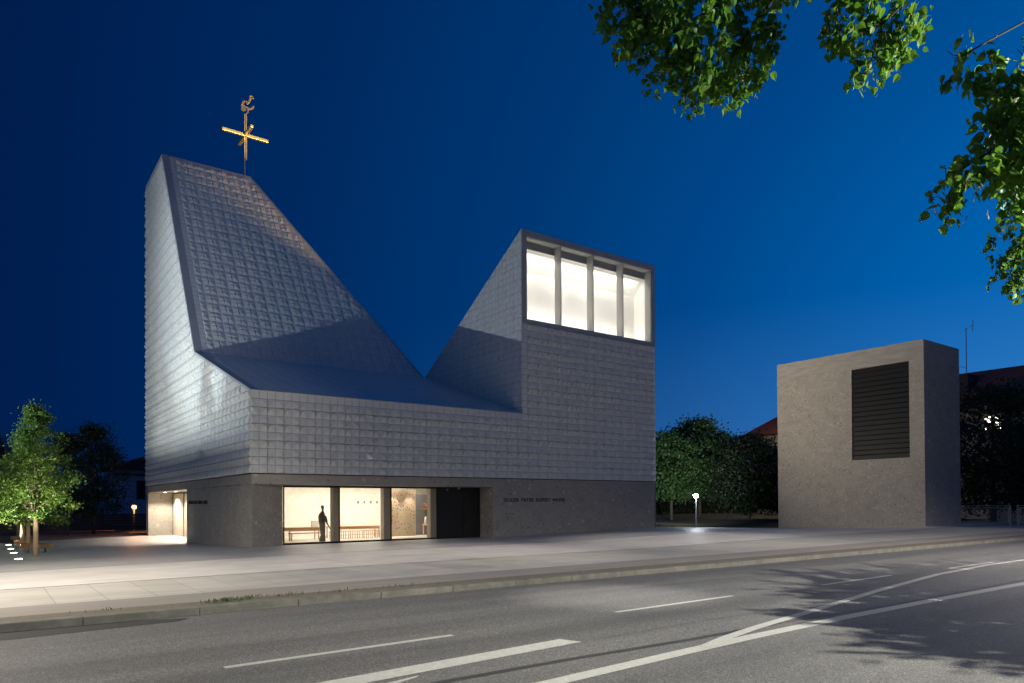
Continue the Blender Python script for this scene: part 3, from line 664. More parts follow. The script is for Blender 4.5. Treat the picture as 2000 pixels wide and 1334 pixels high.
# ---- side entrance niche
sd = empty('side_entrance', (1.85, 20, -.3), None, None); sd.parent = church; sd.matrix_parent_inverse = parent_inv(church)
p = MB(); p.box((e+.005, 27.2, -.7), (1.85, 27.3, ZS)); p.build('niche_wall', M['conc'], sd)
p = MB(); p.box((.6, 13.84, -.7), (1.9, 13.95, ZS)); p.build('niche_wall', M['conc'], sd)
for k, (a, b) in enumerate(((23.35, 27.18), (19.5, 23.31), (15.7, 19.46), (13.96, 15.66))):
    p = MB(); p.box((1.85, a, -.38), (1.92, b, ZS)); p.build('door_panel', M['curtain'], sd)
p = MB()
for y in (27.19, 23.33, 19.48, 15.68): p.box((1.82, y-.03, -.38), (1.86, y+.03, ZS))
p.box((1.82, 13.96, ZS-.08), (1.86, 27.2, ZS)); p.build('frame', M['dark'], sd)
for y in (25.5, 21.6, 17.6, 14.9): p = MB(); p.tube([(.95, y, ZS+.02), (.95, y, ZS+.012)], .10, 14); p.build('downlight', M['warm_glow'], sd)
p = MB(); p.box((.1, 14.0, ZS-.16), (.17, 14.08, ZS+.01)); p.build('bracket', M['dark'], sd)
for y in (25.5, 21.6, 17.6, 14.9):
    lamp('niche_light', 'SPOT', (.95, y, ZS-.02), (.9, y, 0), 900, (1, .88, .72), .08, 140, .5)
lamp('niche_ceiling_light', 'AREA', (.9, 20.5, .2), (.9, 20.5, 3), 40, (1, .8, .55), (1.2, 12))

# ---- lettering
def letters(loc, rot, width, size):
    cu = bpy.data.curves.new('lettering', 'FONT'); cu.body = 'SELIGER  PATER  RUPERT  MAYER'; cu.size = size; cu.extrude = .012; cu.space_character = 1.0
    o = bpy.data.objects.new('lettering', cu); COL.objects.link(o); o.location = loc; o.rotation_euler = rot; cu.materials.append(M['letter'])
    bpy.context.view_layer.update(); w0 = o.dimensions.x; cu.space_character = 1.5; bpy.context.view_layer.update(); w1 = o.dimensions.x
    cu.space_character = 1+.5*(width-w0)/(w1-w0)
    bpy.context.view_layer.update()
    me = bpy.data.meshes.new_from_object(o.evaluated_get(bpy.context.evaluated_depsgraph_get()))
    q = bpy.data.objects.new('lettering', me); COL.objects.link(q); q.location = loc; q.rotation_euler = rot; bpy.data.objects.remove(o); q.parent = church; return q
letters((14.92, e-.012, 2.15), (R(90), 0, 0), 4.87, .33)
letters((e-.012, 13.2, 2.12), (R(90), 0, R(-90)), 4.7, .30)

# ---- gilded cross with weathercock
cx = empty('weathercock_cross', (6.05, 22.05, ZP), 'gilded roof cross with a weathercock standing on the ridge of the steep roof', 'cross')
p = MB(); p.box((6.0, 22.0, ZP-.1), (6.06, 22.06, 32.6)); p.box((6.14, 22.02, 29.0), (6.18, 22.06, 32.75)); p.build('mast', M['gold'], cx)
def bar(a, b, w):
    a, b = Vector(a), Vector(b); t = (b-a).normalized(); s_ = t.cross(Vector((0, 0, 1))).normalized()*w/2; u_ = Vector((0, 0, w/2))
    mb = MB(); mb.prism([a+s_+u_, a-s_+u_, a-s_-u_, a+s_-u_], b-a); return mb
mb = bar((6.08-1.75, 22.03, 30.95), (6.08+1.75, 22.03, 30.95), .22); mb.build('crossbar', M['gold'], cx, bevel=.02)
mb = bar((6.08, 22.03-1.7, 30.95), (6.08, 22.03+1.7, 30.95), .22); mb.build('crossbar', M['gold'], cx, bevel=.02)
# weathercock: ribbon outline with thickness, facing right
def ribbon(mb, pts, w, t=.10):
    ux, uz = Vector((.81, -.585, 0)), Vector((0, 0, 1)); o0 = Vector((6.13, 22.03, 32.7)); nn = Vector((.585, .81, 0))*t
    L2 = [Vector(p) for p in pts]; A = []; B = []
    for i, q in enumerate(L2):
        tt = (L2[min(i+1, len(L2)-1)]-L2[max(i-1, 0)]).normalized(); n2 = Vector((-tt.y, tt.x))*w/2; A.append(q+n2); B.append(q-n2)
    P3 = lambda q: o0+ux*q.x+uz*q.y-nn*.5
    for i in range(len(L2)-1):
        mb.prism([P3(A[i]), P3(A[i+1]), P3(B[i+1]), P3(B[i])], nn)
ck = MB()
ribbon(ck, [(-.32, .22), (-.32, .62), (-.24, .85), (-.08, .93), (.06, .88), (.12, .75)], .12)     # outer tail
ribbon(ck, [(-.20, .15), (-.20, .52), (-.12, .62)], .11); ribbon(ck, [(-.07, .2), (-.07, .52), (.1, .42), (.3, .3), (.5, .38), (.58, .55)], .12)
ribbon(ck, [(.05, .72), (.2, .82), (.3, 1.05), (.36, 1.2)], .13); ribbon(ck, [(.30, 1.2), (.33, 1.31), (.42, 1.34), (.5, 1.26), (.5, 1.14)], .1)
ribbon(ck, [(.48, 1.2), (.6, 1.12)], .07); ribbon(ck, [(.14, .02), (.14, .3)], .08)
ck.build('weathercock', M['gold'], cx, bevel=.012)

# ------------------------------------------------------------------ bell tower
bt = empty('bell_tower', (44, -5, 0), 'free-standing concrete bell tower block with a dark louvred opening', 'bell tower')
BX0, BX1, BY0, BY1, BZ = 44.1, 49.98, -11.26, .56, 13.74
p = MB(); p.box((BX0, BY0, -.8), (BX1, BY1, 12.40)); 
bm_ = p
lo_ = MB()
# front wall pieces around the opening
OY0, OY1, OZ0, OZ1 = -10.23, -5.92, 5.26, 12.32
p = MB()
p.box((BX0, BY0, -.8), (BX0+.5, BY1, OZ0)); p.box((BX0, OY1, OZ0), (BX0+.5, BY1, 12.40)); p.box((BX0, BY0, OZ0), (BX0+.5, OY0, 12.40)); p.box((BX0, OY0, OZ1), (BX0+.5, OY1, 12.40))
p.box((BX0+.5, BY0, -.8), (BX1, BY0+.5, 12.40)); p.box((BX1-.5, BY0+.5, -.8), (BX1, BY1, 12.40)); p.box((BX0+.5, BY1-.5, -.8), (BX1-.5, BY1, 12.40))
p.build('wall', M['conc'], bt)
p = MB(); p.box((BX0+.002, BY0+.002, 12.40), (BX1-.002, BY1-.002, BZ)); p.build('parapet', M['conc_smooth'], bt, bevel=.015)
lv_ = MB(); nsl = 19; hz = (OZ1-OZ0)/nsl
for k in range(nsl):
    z = OZ0+k*hz; lv_.prism([(BX0+.03, OY0+.01, z+.03), (BX0+.16, OY0+.01, z+hz-.012), (BX0+.19, OY0+.01, z+hz-.012), (BX0+.06, OY0+.01, z+.03)], (0, OY1-OY0-.02, 0))
lv_.build('louvre', M['louvre'], bt)
p = MB(); p.box((BX0+.25, OY0, OZ0), (BX0+.3, OY1, OZ1)); p.build('louvre_backing', M['dark'], bt)
p = MB(); p.box((BX0-.03, OY0, OZ0-.06), (BX0+.2, OY1, OZ0-.002)); p.build('sill', M['galv'], bt)

# ------------------------------------------------------------------ foliage
def quat_dirs(n, rng, down=0.):
    d = rng.normal(size=(n, 3)); d[:, 2] -= down; d /= np.linalg.norm(d, axis=1)[:, None]; return d
def leaf_mesh(name, pts, size, m, rng, parent=None, down=.0, flatness=.0, shape='quad', dirs=None):
    n = len(pts); d = quat_dirs(n, rng, down) if dirs is None else dirs
    s = rng.normal(size=(n, 3)); s[:, 2] *= (1-flatness)
    s -= (s*d).sum(1)[:, None]*d; s /= np.linalg.norm(s, axis=1)[:, None]
    nn = np.cross(d, s); sz = (size*rng.uniform(.65, 1.25, n))[:, None]
    if shape == 'quad':
        prof = [(0, 0, 0), (.5, .33, .06), (1, 0, 0), (.5, -.33, .06)]; faces = [(0, 1, 2, 3)]
    elif shape == 'bract':
        prof = [(0, -.06, 0), (.5, -.10, .05), (1, 0, 0), (.5, .10, .05)]; faces = [(0, 1, 2, 3)]
    else:
        prof = [(0, 0, 0), (-.06, .22, .03), (.22, .44, .08), (.55, .38, .07), (.85, .14, .02), (1.1, 0, -.05), (.85, -.14, .02), (.55, -.38, .07), (.22, -.44, .08), (-.06, -.22, .03)]
        faces = [(0, 1, 2, 3, 4, 5), (0, 5, 6, 7, 8, 9)]
    k = len(prof); V = np.empty((n, k, 3))
    for i, (a, b, c) in enumerate(prof): V[:, i] = pts + (d*a+s*b+nn*c)*sz
    base = np.arange(n)*k; F = []
    for f in faces: F += [tuple(b+i for i in f) for b in base]
    me = bpy.data.meshes.new(name); me.from_pydata(V.reshape(-1, 3).tolist(), [], F); me.materials.append(m); me.update()
    o = bpy.data.objects.new(name, me); COL.objects.link(o)
    if parent: o.parent = parent; o.matrix_parent_inverse = parent_inv(parent)
    return o
def crown_pts(n, rng, c, rad, prof, clumps=70, spread=.16):
    """clumps spread through a crown; prof(h) = relative radius at height h in 0..1; c base centre, rad (r, height)"""
    out = []
    cl = []
    while len(cl) < clumps:
        h = rng.uniform(0, 1); a = rng.uniform(0, 2*math.pi); r = prof(h)*math.sqrt(rng.uniform(.12, 1))
        cl.append((c[0]+rad[0]*r*math.cos(a), c[1]+rad[0]*r*math.sin(a), c[2]+rad[1]*h))
    cl = np.array(cl); idx = rng.integers(0, clumps, n)
    sc = np.array([rad[0]*spread, rad[0]*spread, rad[0]*spread*.6])*rng.uniform(.6, 1.4, clumps)[idx][:, None]
    return cl[idx]+rng.normal(size=(n, 3))*sc
def tree(name, label, base, th, tr, crown_z, rad, prof, nleaf, lsize, lm, bark, seed, group=None, clumps=80, limbs=7, spread=.16, flatness=0., nwrap=None):
    rng = np.random.default_rng(seed); t = empty(name, base, label, 'tree', group); b = Vector(base)
    mb = MB(); top = b+Vector((0, 0, crown_z+rad[1]*.75))
    if nwrap:
        w = MB(); w.tube([b, b+Vector((.01, 0, nwrap*.5)), b+Vector((0, .01, nwrap))], [tr*1.25, tr*1.15, tr*1.05], 12); w.build('trunk_wrap', M['wrap'], t, smooth=True)
    mb.tube([b-Vector((0, 0, .1)), b+Vector((0, 0, th*.5)), b+Vector((.03, .02, th)), b+Vector((-.04, .05, crown_z+rad[1]*.35)), top], [tr, tr*.9, tr*.8, tr*.5, tr*.12], 10)
    for k in range(limbs):
        h = rng.uniform(.05, .6); a = k*2.4+rng.uniform(-.4, .4); r = rad[0]*prof(min(1, h+.15))*.75
        s_ = b+Vector((0, 0, th+(crown_z-th)*.3+rad[1]*h*.4)); e_ = b+Vector((r*math.cos(a), r*math.sin(a), crown_z+rad[1]*(h+.12)))
        mb.tube([s_, s_.lerp(e_, .5)+Vector((0, 0, -.05*r)), e_], [tr*.45, tr*.3, tr*.06], 6)
    mb.build('trunk', M[bark], t, smooth=True)
    pts = crown_pts(nleaf, rng, (b.x, b.y, b.z+crown_z), rad, prof, clumps, spread)
    leaf_mesh('crown', pts, lsize, M[lm], rng, t, flatness=flatness)
    return t
egg = lambda h: max(.05, (math.sin(math.pi*min(1, (h*.86+.14)))**.8)*(1.0 if h < .3 else 1-.55*(h-.3)))
cone = lambda h: max(.04, (.75+.9*h if h < .28 else 1.0*(1-(h-.28)/.72)**.75))
rnd = lambda h: max(.1, math.sin(math.pi*(.12+.84*h))**.7)
GT = 'wrapped young trees in a row by the plaza benches'
for k, (y, lab, hh) in enumerate(((4.0, 'young uplit tree at the street end of the row, its wrapped trunk wholly visible', 6.9), (11.3, 'uplit young tree second from the street, behind the first timber bench', 6.0), (18.6, 'third uplit young tree of the row along the benches', 5.8), (26.0, 'last wrapped young tree of the row, at the fence end', 5.6))):
    z = gz(-8.4, y)
    tree('young_tree', lab, (-8.4, y, z), 1.8, .09, 1.55, (1.85, hh-1.7), cone, 12000 if k == 0 else 8000, .125, 'leaf_up', 'bark', 20+k, GT, 170, 9, .095, .55, nwrap=1.85)
# in-ground uplights
GU = 'recessed ground lights beside the young trees'
for k, (y, lab) in enumerate(((1.6, 'bright recessed ground light at the street end of the row of lights'), (8.0, 'second recessed ground light from the street'), (13.5, 'third recessed ground light from the street'), (18.6, 'last recessed ground light of the row, at the fence end'))):
    x = -9.1; z = gz(x, y)
    u = empty('ground_light', (x, y, z), lab, 'light', GU)
    p = MB(); p.tube([(x, y, z-.05), (x, y, z+.02)], .17, 18); p.build('rim', M['galv'], u)
    p = MB(); p.tube([(x, y, z+.0), (x, y, z+.03)], .13, 18); p.build('lens', M['uplight'], u)
    lamp('ground_light_beam', 'SPOT', (x, y, z+.06), (-8.6, y+1.2, 5), 2600, (1, .95, .72), .08, 110, .6)
# benches
GB = 'timber benches between the young trees'
for k, (x0, x1, y, lab) in enumerate(((-8.85, -7.5, 7.6, 'timber bench directly behind the first wrapped trunk'), (-8.95, -7.8, 14.6, 'second timber bench from the street among the trees'), (-8.95, -7.8, 21.5, 'last timber bench among the trees, at the fence end'))):
    z = gz(-8.5, y); b_ = empty('timber_bench', ((x0+x1)/2, y, z), lab, 'bench', GB)
    for q in range(3):
        p = MB(); p.box((x0, y-.3+q*.21, z+.22), (x1, y-.11+q*.21, z+.46)); p.build('beam', M['bench'], b_, bevel=.015)
    for lx in (x0+.3, x1-.35):
        p = MB(); p.box((lx, y-.25, z-.02), (lx+.05, y+.28, z+.22)); p.build('leg', M['dark'], b_)
# dark trees behind
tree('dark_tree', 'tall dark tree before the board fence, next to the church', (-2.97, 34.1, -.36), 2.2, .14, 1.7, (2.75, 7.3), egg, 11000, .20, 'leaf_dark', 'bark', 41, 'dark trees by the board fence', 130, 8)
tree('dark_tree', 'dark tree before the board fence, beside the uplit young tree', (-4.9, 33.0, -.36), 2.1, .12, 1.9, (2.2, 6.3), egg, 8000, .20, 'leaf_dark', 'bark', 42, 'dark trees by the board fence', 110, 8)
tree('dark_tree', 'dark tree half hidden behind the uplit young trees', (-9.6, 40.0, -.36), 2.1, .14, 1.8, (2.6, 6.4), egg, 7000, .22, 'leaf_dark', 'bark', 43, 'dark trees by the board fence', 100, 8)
# board fence
fe = empty('board_fence', (-4, 43, -.36), 'low brown board fence behind the dark trees', 'fence')
for k in range(14):
    x = -22+k*2.5
    p = MB()
    for q in range(6): p.box((x+.06, 43, -.30+q*.265), (x+2.44, 43.03, -.30+q*.265+.245))
    p.build('board_panel', M['fence'], fe)
    p = MB(); p.box((x-.05, 42.96, -.5), (x+.05, 43.06, 1.36)); p.build('post', M['fence'], fe)
# sodium lamp
ol = empty('garden_lamp', (2.2, 46, -.4), 'orange glowing lamp on a slim post by the church corner', 'lamp')
OX, OY = 1.87, 46.0
p = MB(); p.tube([(OX, OY, -.6), (OX, OY, 1.72)], [.05, .035], 8); p.build('post', M['post'], ol)
p = MB(); p.rings([ell(OX, OY, 1.70, .10, .10, 12), ell(OX, OY, 1.76, .20, .20, 12), ell(OX, OY, 1.90, .25, .25, 12), ell(OX, OY, 2.04, .20, .20, 12), ell(OX, OY, 2.10, .08, .08, 12)]); p.build('lamp_globe', M['orange_glow'], ol, smooth=True)
lamp('garden_lamp_light', 'POINT', (OX, OY-.5, 1.9), (0, 0, 0), 650, (1, .35, .08), .12)
# small white bollards near church corner
for x, y, lab in ((2.0, 38.0, 'small pale bollard light by the rear corner of the church'), (2.9, 40.5, 'second small pale bollard light farther behind the church corner')):
    u = empty('bollard', (x, y, -.36), lab, 'bollard', 'small bollards behind the church'); p = MB(); p.tube([(x, y, -.4), (x, y, .0)], .05, 8); p.build('post', M['post'], u); p = MB(); p.tube([(x, y, .0), (x, y, .08)], .09, 10); p.build('cap', M['whiteboard'], u)
# bluish house far left
hs = empty('house', (6, 72, -.4), 'bluish white gabled house behind the dark trees on the church side', 'house')
p = MB(); p.box((3.2, 71, -.5), (16, 80, 6.9)); p.build('wall', M['wallblue'], hs)
p = MB(); p.prism([(2.2, 70.2, 6.85), (17, 70.2, 6.85), (17, 70.2, 7.05), (9.6, 70.2, 9.6), (2.2, 70.2, 7.05)], (0, 10.5, 0)); p.build('roof', M['darkroof'], hs)
p = MB(); p.box((5.9, 70.94, 2.9), (6.9, 71.0, 5.4)); f_ = p.build('window', M['pane_dark'], hs)
p = MB(); p.box((3.1, 70.6, 6.1), (16.1, 71.0, 6.3)); p.build('gutter', M['darkroof'], hs)

# right hand side: lawn trees, lamp, houses
GR = 'trees on the lawn behind the plaza'
tree('lawn_tree', 'leafy green tree standing next to the church corner and white lamp', (45.2, 13.3, .4), 3.0, .17, 2.3, (3.3, 5.9), rnd, 15000, .30, 'leaf_mid', 'bark', 51, GR, 120, 8, .17)
tree('lawn_tree', 'tallest rounded green tree on the lawn behind the lamp', (51.2, 14.6, .5), 3.2, .2, 2.6, (3.9, 7.4), rnd, 18000, .31, 'leaf_mid', 'bark', 52, GR, 130, 9, .16)
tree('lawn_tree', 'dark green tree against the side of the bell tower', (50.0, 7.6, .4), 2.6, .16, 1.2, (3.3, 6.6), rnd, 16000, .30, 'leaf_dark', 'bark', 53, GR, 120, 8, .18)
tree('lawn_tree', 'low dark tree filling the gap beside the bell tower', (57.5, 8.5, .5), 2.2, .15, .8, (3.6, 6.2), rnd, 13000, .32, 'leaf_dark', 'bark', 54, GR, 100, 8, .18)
tree('lawn_tree', 'green tree standing behind the hedge beyond the lawn', (62.0, 27.0, .8), 3.0, .18, 2.0, (4.6, 7.5), rnd, 9000, .32, 'leaf_mid', 'bark', 55, GR, 110, 8, .18)
hg = MB(); rng = np.random.default_rng(77)
hp = np.column_stack([rng.uniform(38, 78, 9000), rng.normal(24, .6, 9000), rng.uniform(.6, 2.5, 9000)])
hd_ = empty('hedge', (58, 24, .8), 'dark hedge running behind the lawn trees', 'hedge'); leaf_mesh('foliage', hp, .3, M['leaf_dark'], rng, hd_)
p = MB(); p.box((38, 23.7, .5), (78, 24.3, 2.2)); p.build('branches', M['twig'], hd_)
# lamp
lp = empty('path_lamp', (33.05, .3, .17), 'white lamp shining on a short post at the edge of the lawn', 'lamp')
p = MB(); p.tube([(33.04, .3, -.1), (33.04, .3, 2.40)], [.07, .05], 10); p.build('post', M['post'], lp)
p = MB(); p.rings([ell(33.04, .3, 2.40, .06, .06, 14), ell(33.04, .3, 2.46, .18, .18, 14), ell(33.04, .3, 2.64, .18, .18, 14), ell(33.04, .3, 2.68, .06, .06, 14)]); p.build('lamp_head', M['white_glow'], lp, smooth=True)
lamp('path_lamp_light', 'SPOT', (33.2, .45, 2.6), (46.5, 16, 4.6), 6500, (.88, .97, 1), .1, 68, .7)
lamp('path_lamp_light', 'POINT', (32.9, .1, 2.56), (0, 0, 0), 160, (.88, .97, 1), .14)
# red roofed house behind
h2 = empty('red_roofed_house', (80, 20, 0), 'house with a red hipped roof rising behind the bell tower', 'house')
p = MB(); p.box((72.2, 10, 0), (90, 22.0, 10.75)); p.build('wall', M['wallpale'], h2)
p = MB(); p.rings([[(70.6, 8.5, 10.85), (92, 8.5, 10.85), (92, 23.4, 10.85), (70.6, 23.4, 10.85)], [(77.5, 15.5, 16.2), (86, 15.5, 16.2), (86, 16.2, 16.2), (77.5, 16.2, 16.2)]]); p.build('roof', M['roof_red'], h2)
p = MB(); p.box((71.9, 20.4, 10.95), (72.0, 22.9, 11.0)); p.build('snow_guard', M['galv'], h2)
h3 = empty('red_roofed_house', (78, 42, 0), 'distant house whose small red roof shows at the church edge', 'house')
p = MB(); p.box((72.6, 34, 0), (84, 48, 9.2)); p.build('wall', M['wallpale'], h3)
p = MB(); p.prism([(71.8, 33, 9.1), (84.6, 33, 9.1), (78.3, 33, 12.0)], (0, 16, 0)); p.build('roof', M['roof_red'], h3)
# large house behind the big tree on the right
h4 = empty('large_house', (85, -4, 0), 'large house with a dark red roof and two lit windows behind the big tree', 'house')
p = MB(); p.box((80.0, -40, 0), (96, 3.5, 12.6)); p.build('wall', M['wallpale'], h4)
p = MB(); p.prism([(78.6, -41, 12.5), (97.5, -41, 12.5), (88, -41, 18.0)], (0, 45.5, 0)); p.build('roof', M['roof_red'], h4)
p = MB(); p.box((82.2, .5, 13.5), (85.2, 1.8, 17.0)); p.build('dormer', M['darkroof'], h4)
for y in (-3.30, -2.30):
    p = MB(); p.box((79.96, y-.30, 10.0), (79.995, y+.28, 11.5)); f_ = p.build('window', M['whiteboard'], h4)
    p = MB(); p.box((79.93, y-.26, 10.05), (79.962, y+.24, 11.45)); p.build('pane', M['pane_lit'], f_)
an = MB(); an.tube([(82.6, .8, 15.0), (82.6, .8, 22.4)], .05, 6)
an.tube([(82.6, 1.0, 22.2), (82.6, .1, 22.6)], .035, 5); an.tube([(82.6, .1, 21.9), (82.6, .05, 23.2)], .035, 5); an.tube([(82.6, .8, 17.7), (82.6, 1.5, 18.0)], .03, 5)
an.build('antenna', M['galv'], h4)
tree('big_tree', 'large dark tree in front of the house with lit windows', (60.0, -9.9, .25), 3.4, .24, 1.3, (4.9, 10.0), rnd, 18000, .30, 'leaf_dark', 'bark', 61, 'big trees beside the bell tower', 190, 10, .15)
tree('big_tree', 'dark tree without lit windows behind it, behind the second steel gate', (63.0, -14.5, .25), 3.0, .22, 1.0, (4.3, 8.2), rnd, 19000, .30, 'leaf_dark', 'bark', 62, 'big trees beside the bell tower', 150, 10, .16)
# steel gates
def gate(a, b, label):
    a, b = Vector(a), Vector(b); g = empty('steel_gate', a, label, 'gate', 'steel gates beside the bell tower'); t = (b-a).normalized(); Lg = (b-a).length; up = Vector((0, 0, 1))
    fr = MB(); P = lambda s_, z: a+t*s_+up*z
    for s_, z0, z1 in ((.12, .14, 1.3), (Lg-.12, .14, 1.3)): fr.tube([P(s_, z0), P(s_, z1)], .035, 6)
    for z in (.16, 1.27): fr.tube([P(.12, z), P(Lg-.12, z)], .035, 6)
    fr.build('frame', M['galv'], g)
    me_ = MB(); s_ = .2
    while s_ < Lg-.15: me_.tube([P(s_, .16), P(s_, 1.27)], .006, 4); s_ += .07
    me_.build('mesh_infill', M['galv'], g)
    for s_ in (0, Lg):
        p = MB(); p.tube([P(s_, -.3), P(s_, 1.48)], .055, 8); p.build('post', M['galv'], g)
    p = MB(); p.tube([P(0, 1.44), P(Lg, 1.44)], .03, 6); p.build('top_rail', M['galv'], g)
gate((51.75, -10.4, .25), (51.68, -13.95, .25), 'steel mesh gate between the bell tower and the double post')
gate((52.0, -14.35, .25), (53.8, -18.6, .25), 'steel mesh gate leading from the double post along the pavement')
# off-frame floodlight with an added beam-cutting plate (lights the side wall)
fd = empty('floodlight', (FL.x, FL.y, -.36), 'unseen pole floodlight with an added light-cutting plate beside the gabled church wall', 'floodlight')
p = MB(); p.tube([(FL.x-.45, FL.y, -.5), (FL.x-.45, FL.y, FL.z-.2)], .06, 8); p.build('pole', M['galv'], fd)
d1 = (Vector((0, -14, 4.78))-FL).normalized(); d2 = (Vector((0, 44, 6.6))-FL).normalized()
p = MB(); p.prism([FL+d1*.75, FL+d2*.75, FL+d2*.75-Vector((0, 0, .9)), FL+d1*.75-Vector((0, 0, .9))], Vector((.02, 0, 0))); p.build('cutoff_plate', M['dark'], fd)  # unseen plate added to keep light off the wall's lower rows
p = MB(); p.box((FL.x-.5, FL.y-.3, FL.z-.3), (FL.x-.2, FL.y+.3, FL.z+.3)); p.build('housing', M['dark'], fd)

# ------------------------------------------------------------------ overhanging linden
BL = [(-2.96,-27.95,8.79,.47),(-2.46,-28.06,8.56,.51),(-2.42,-28.59,8.51,.60),(-2.27,-28.45,8.07,.44),(-1.61,-28.57,8.61,.59),(-1.49,-29.03,8.71,.39),(-1.69,-28.88,7.99,.32),(-2.99,-27.92,8.32,.24),(-2.32,-28.40,7.74,.19),(-1.98,-28.66,7.89,.24),(-1.40,-29.09,8.38,.22),(-2.61,-28.20,8.00,.22),(-2.84,-28.04,9.36,.65),(-1.98,-28.68,9.43,.72),(-1.29,-29.19,9.28,.36),
(-1.07,-29.96,8.47,.33),(-.70,-30.10,8.36,.33),(-.47,-30.40,8.36,.37),(-.82,-30.26,7.79,.26),(-.65,-30.38,7.96,.27),(-.25,-30.56,8.50,.22),(-.90,-30.20,7.64,.12),(-1.02,-29.99,8.23,.17),(-.74,-30.20,8.98,.54),
(-1.45,-31.52,6.99,.19),(-1.24,-31.67,6.90,.22),(-1.01,-31.84,6.70,.28),(-.87,-31.94,6.27,.34),(-1.13,-31.75,6.18,.24),(-1.29,-31.63,5.81,.28),(-1.54,-31.44,5.55,.24),(-1.40,-31.54,5.38,.19),(-1.70,-31.32,5.42,.10),(-1.06,-31.80,5.78,.28),(-.85,-31.96,7.01,.17),(-1.08,-31.79,6.41,.17),(-.57,-32.16,6.49,.52),(-.62,-32.12,5.75,.46),(-.75,-32.02,6.9,.28),(-.8,-31.98,5.95,.32),(-.85,-31.95,5.45,.24),(-1.0,-31.85,6.5,.30),(-.72,-32.05,6.35,.34),
(6.09,-29.63,7.84,.45),(5.97,-29.54,7.14,.36),(5.91,-29.49,6.63,.36),(6.05,-29.59,6.28,.26),(5.69,-29.33,7.12,.18),(6.25,-29.74,7.03,.50),(6.13,-29.67,8.19,.40),(6.66,-30.04,6.83,.60)]
lt = empty('linden_tree', (6.4, -38.2, -.1), 'linden branches with drooping heart-shaped leaves overhanging the street', 'tree')
rng = np.random.default_rng(99)
TRK = Vector((6.4, -38.2, -.1))
tk = MB(); tk.tube([TRK-Vector((0, 0, .3)), TRK+Vector((0, 0, 2.5)), TRK+Vector((-.1, .2, 5)), TRK+Vector((-.2, .4, 8.5)), TRK+Vector((-.1, .6, 12))], [.24, .2, .17, .12, .05], 10); tk.build('trunk', M['bark'], lt, smooth=True)
br = MB(); P_, S_, PB = [], [], []
def blob_leaves(c, r, per):
    n = max(6, int(per*r**2.2)); ns = max(3, n//13); m_ = n; n = ns
    q = rng.normal(size=(n, 3)); q /= np.linalg.norm(q, axis=1)[:, None]; q *= (rng.uniform(.05, 1, n)**(1/2.2))[:, None]*r*np.array([1.05, 1.05, .92])
    off = rng.normal(size=(m_, 3))*np.array([.055, .055, .085]); off[:, 2] -= np.abs(rng.normal(size=m_))*.05
    return np.array(c)+q[rng.integers(0, ns, m_)]+off
for (x, y, z, r) in BL:
    P_.append(blob_leaves((x, y, z), r, 1150)); PB.append(blob_leaves((x, y, z-.03), r*1.0, 200))
# main boughs to the clusters
for path, rr in (([(6.2, -37.8, 7.5), (.6, -33.2, 9.9), (-1.3, -29.6, 9.4), (-2.1, -28.5, 8.9), (-2.7, -28.0, 8.5)], [.09, .06, .035, .02, .008]), ([(-1.3, -29.6, 9.4), (-1.7, -28.9, 8.5), (-2.0, -28.6, 7.9)], [.02, .012, .005]),
                 ([(.6, -33.2, 9.9), (-.3, -31.0, 9.0), (-.6, -30.3, 8.4), (-.85, -30.2, 7.7)], [.04, .025, .014, .005]), ([(-.6, -30.3, 8.4), (-1.05, -29.95, 8.3)], [.012, .005]),
                 ([(6.2, -37.9, 6.6), (.5, -33.5, 7.6), (-.55, -32.2, 7.55), (-.85, -31.97, 7.40), (-1.24, -31.68, 7.14), (-1.5, -31.5, 6.95)], [.08, .05, .016, .013, .010, .005]),
                 ([(.5, -33.5, 7.6), (-.6, -32.2, 6.4), (-1.1, -31.8, 6.0), (-1.6, -31.4, 5.6)], [.04, .018, .012, .005]), ([(-.55, -32.2, 7.5), (-.8, -32.0, 7.0), (-.9, -31.9, 6.5)], [.013, .009, .004])):
    br.tube(path, rr, 7)
for p_ in BL[:43]:
    for k in range(3):
        c = Vector(p_[:3]); d = Vector(rng.normal(size=3)).normalized()*p_[3]; br.tube([c+Vector((.2, -.15, .15))*p_[3], c+d*.4, c+d], [.007, .005, .003], 4)
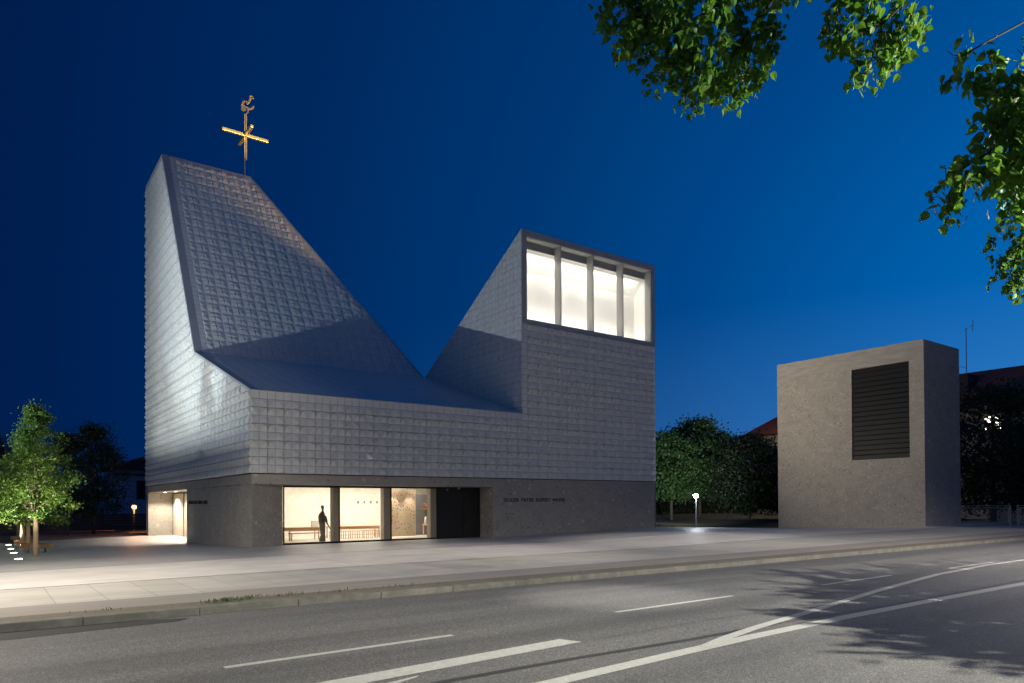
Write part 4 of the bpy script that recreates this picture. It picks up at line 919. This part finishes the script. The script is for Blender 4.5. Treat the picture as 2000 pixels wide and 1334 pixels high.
# rest of the crown outside the picture (it shades the right of the road)
rest = []
LMP = np.array([8, -37, 9.2])
for tx, ty in ((10.7,-24.8),(12.9,-25.6),(9.6,-27.2),(14.5,-25.4),(17,-25.8),(20,-26),(8.6,-26.3),(11,-26.8),(13.6,-27),(16.5,-27.4),(7.0,-27.0),(9.4,-28.2),(12,-28.6),(15,-28.8),(4.0,-28.5),(5.6,-28.6),(7.2,-29.4),(9.5,-30.2),(3.2,-29.9),(5.0,-30.6),(12.5,-30.4),(2.2,-31.2),(7,-31.2)):
    z = rng.uniform(5.6, 6.8); t = (9.2-z)/9.4; q = LMP+t*(np.array([tx, ty, -.2])-LMP); rest.append((q[0], q[1], z))
R_ = np.concatenate([blob_leaves(c, rng.uniform(.5, .68), 2100) for c in rest])
for c in rest: br.tube([TRK+Vector((.0, .2, 7.2)), (TRK+Vector((0, 0, 8))).lerp(Vector(c), .6), c], [.03, .016, .005], 5)
R2 = []
while len(R2) < 40:
    a = rng.uniform(0, 6.28); rr = 4.2*math.sqrt(rng.uniform(0, 1)); x, y, z = 7.4+rr*math.cos(a), -37.6+rr*math.sin(a)*.8, rng.uniform(10.8, 14); R2.append((x, y, z))
R_ = np.concatenate([R_]+[blob_leaves(c, rng.uniform(.6, 1.0), 150) for c in R2])
allp = np.concatenate(P_); dirs = quat_dirs(len(allp), rng, 1.5)
leaf_mesh('crown', np.concatenate([allp, R_]), .104, M['leaf_linden'], rng, lt, shape='linden', dirs=np.concatenate([dirs, quat_dirs(len(R_), rng, 1.2)]))
pb = np.concatenate(PB); leaf_mesh('blossoms', pb, .075, M['bract'], rng, lt, shape='bract', dirs=quat_dirs(len(pb), rng, 2.2))
br.build('boughs', M['twig'], lt)

# ------------------------------------------------------------------ grass tufts on the soil strip
rng = np.random.default_rng(5); gp = []
for c, n, s_ in (((-6.0, -18.75), 60, .10), ((-5.5, -18.72), 70, .22), ((-5.85, -18.95), 40, .18), ((-4.7, -18.75), 40, .25), ((-6.35, -18.95), 40, .12), ((-3.6, -18.8), 30, .4), ((-8.2, -18.8), 12, .3), ((-2, -18.85), 25, .6)):
    for k in range(n):
        x, y = rng.normal(c[0], s_), np.clip(rng.normal(c[1], .06), -19.1, -18.5); gp.append((x, y, gz(x, y)))
gp = np.array(gp); d = rng.normal(size=gp.shape)*.45; d[:, 2] = 1; d /= np.linalg.norm(d, axis=1)[:, None]
tag(leaf_mesh('grass', gp, .10, M['grass'], rng, None, shape='bract', dirs=d), kind='stuff')
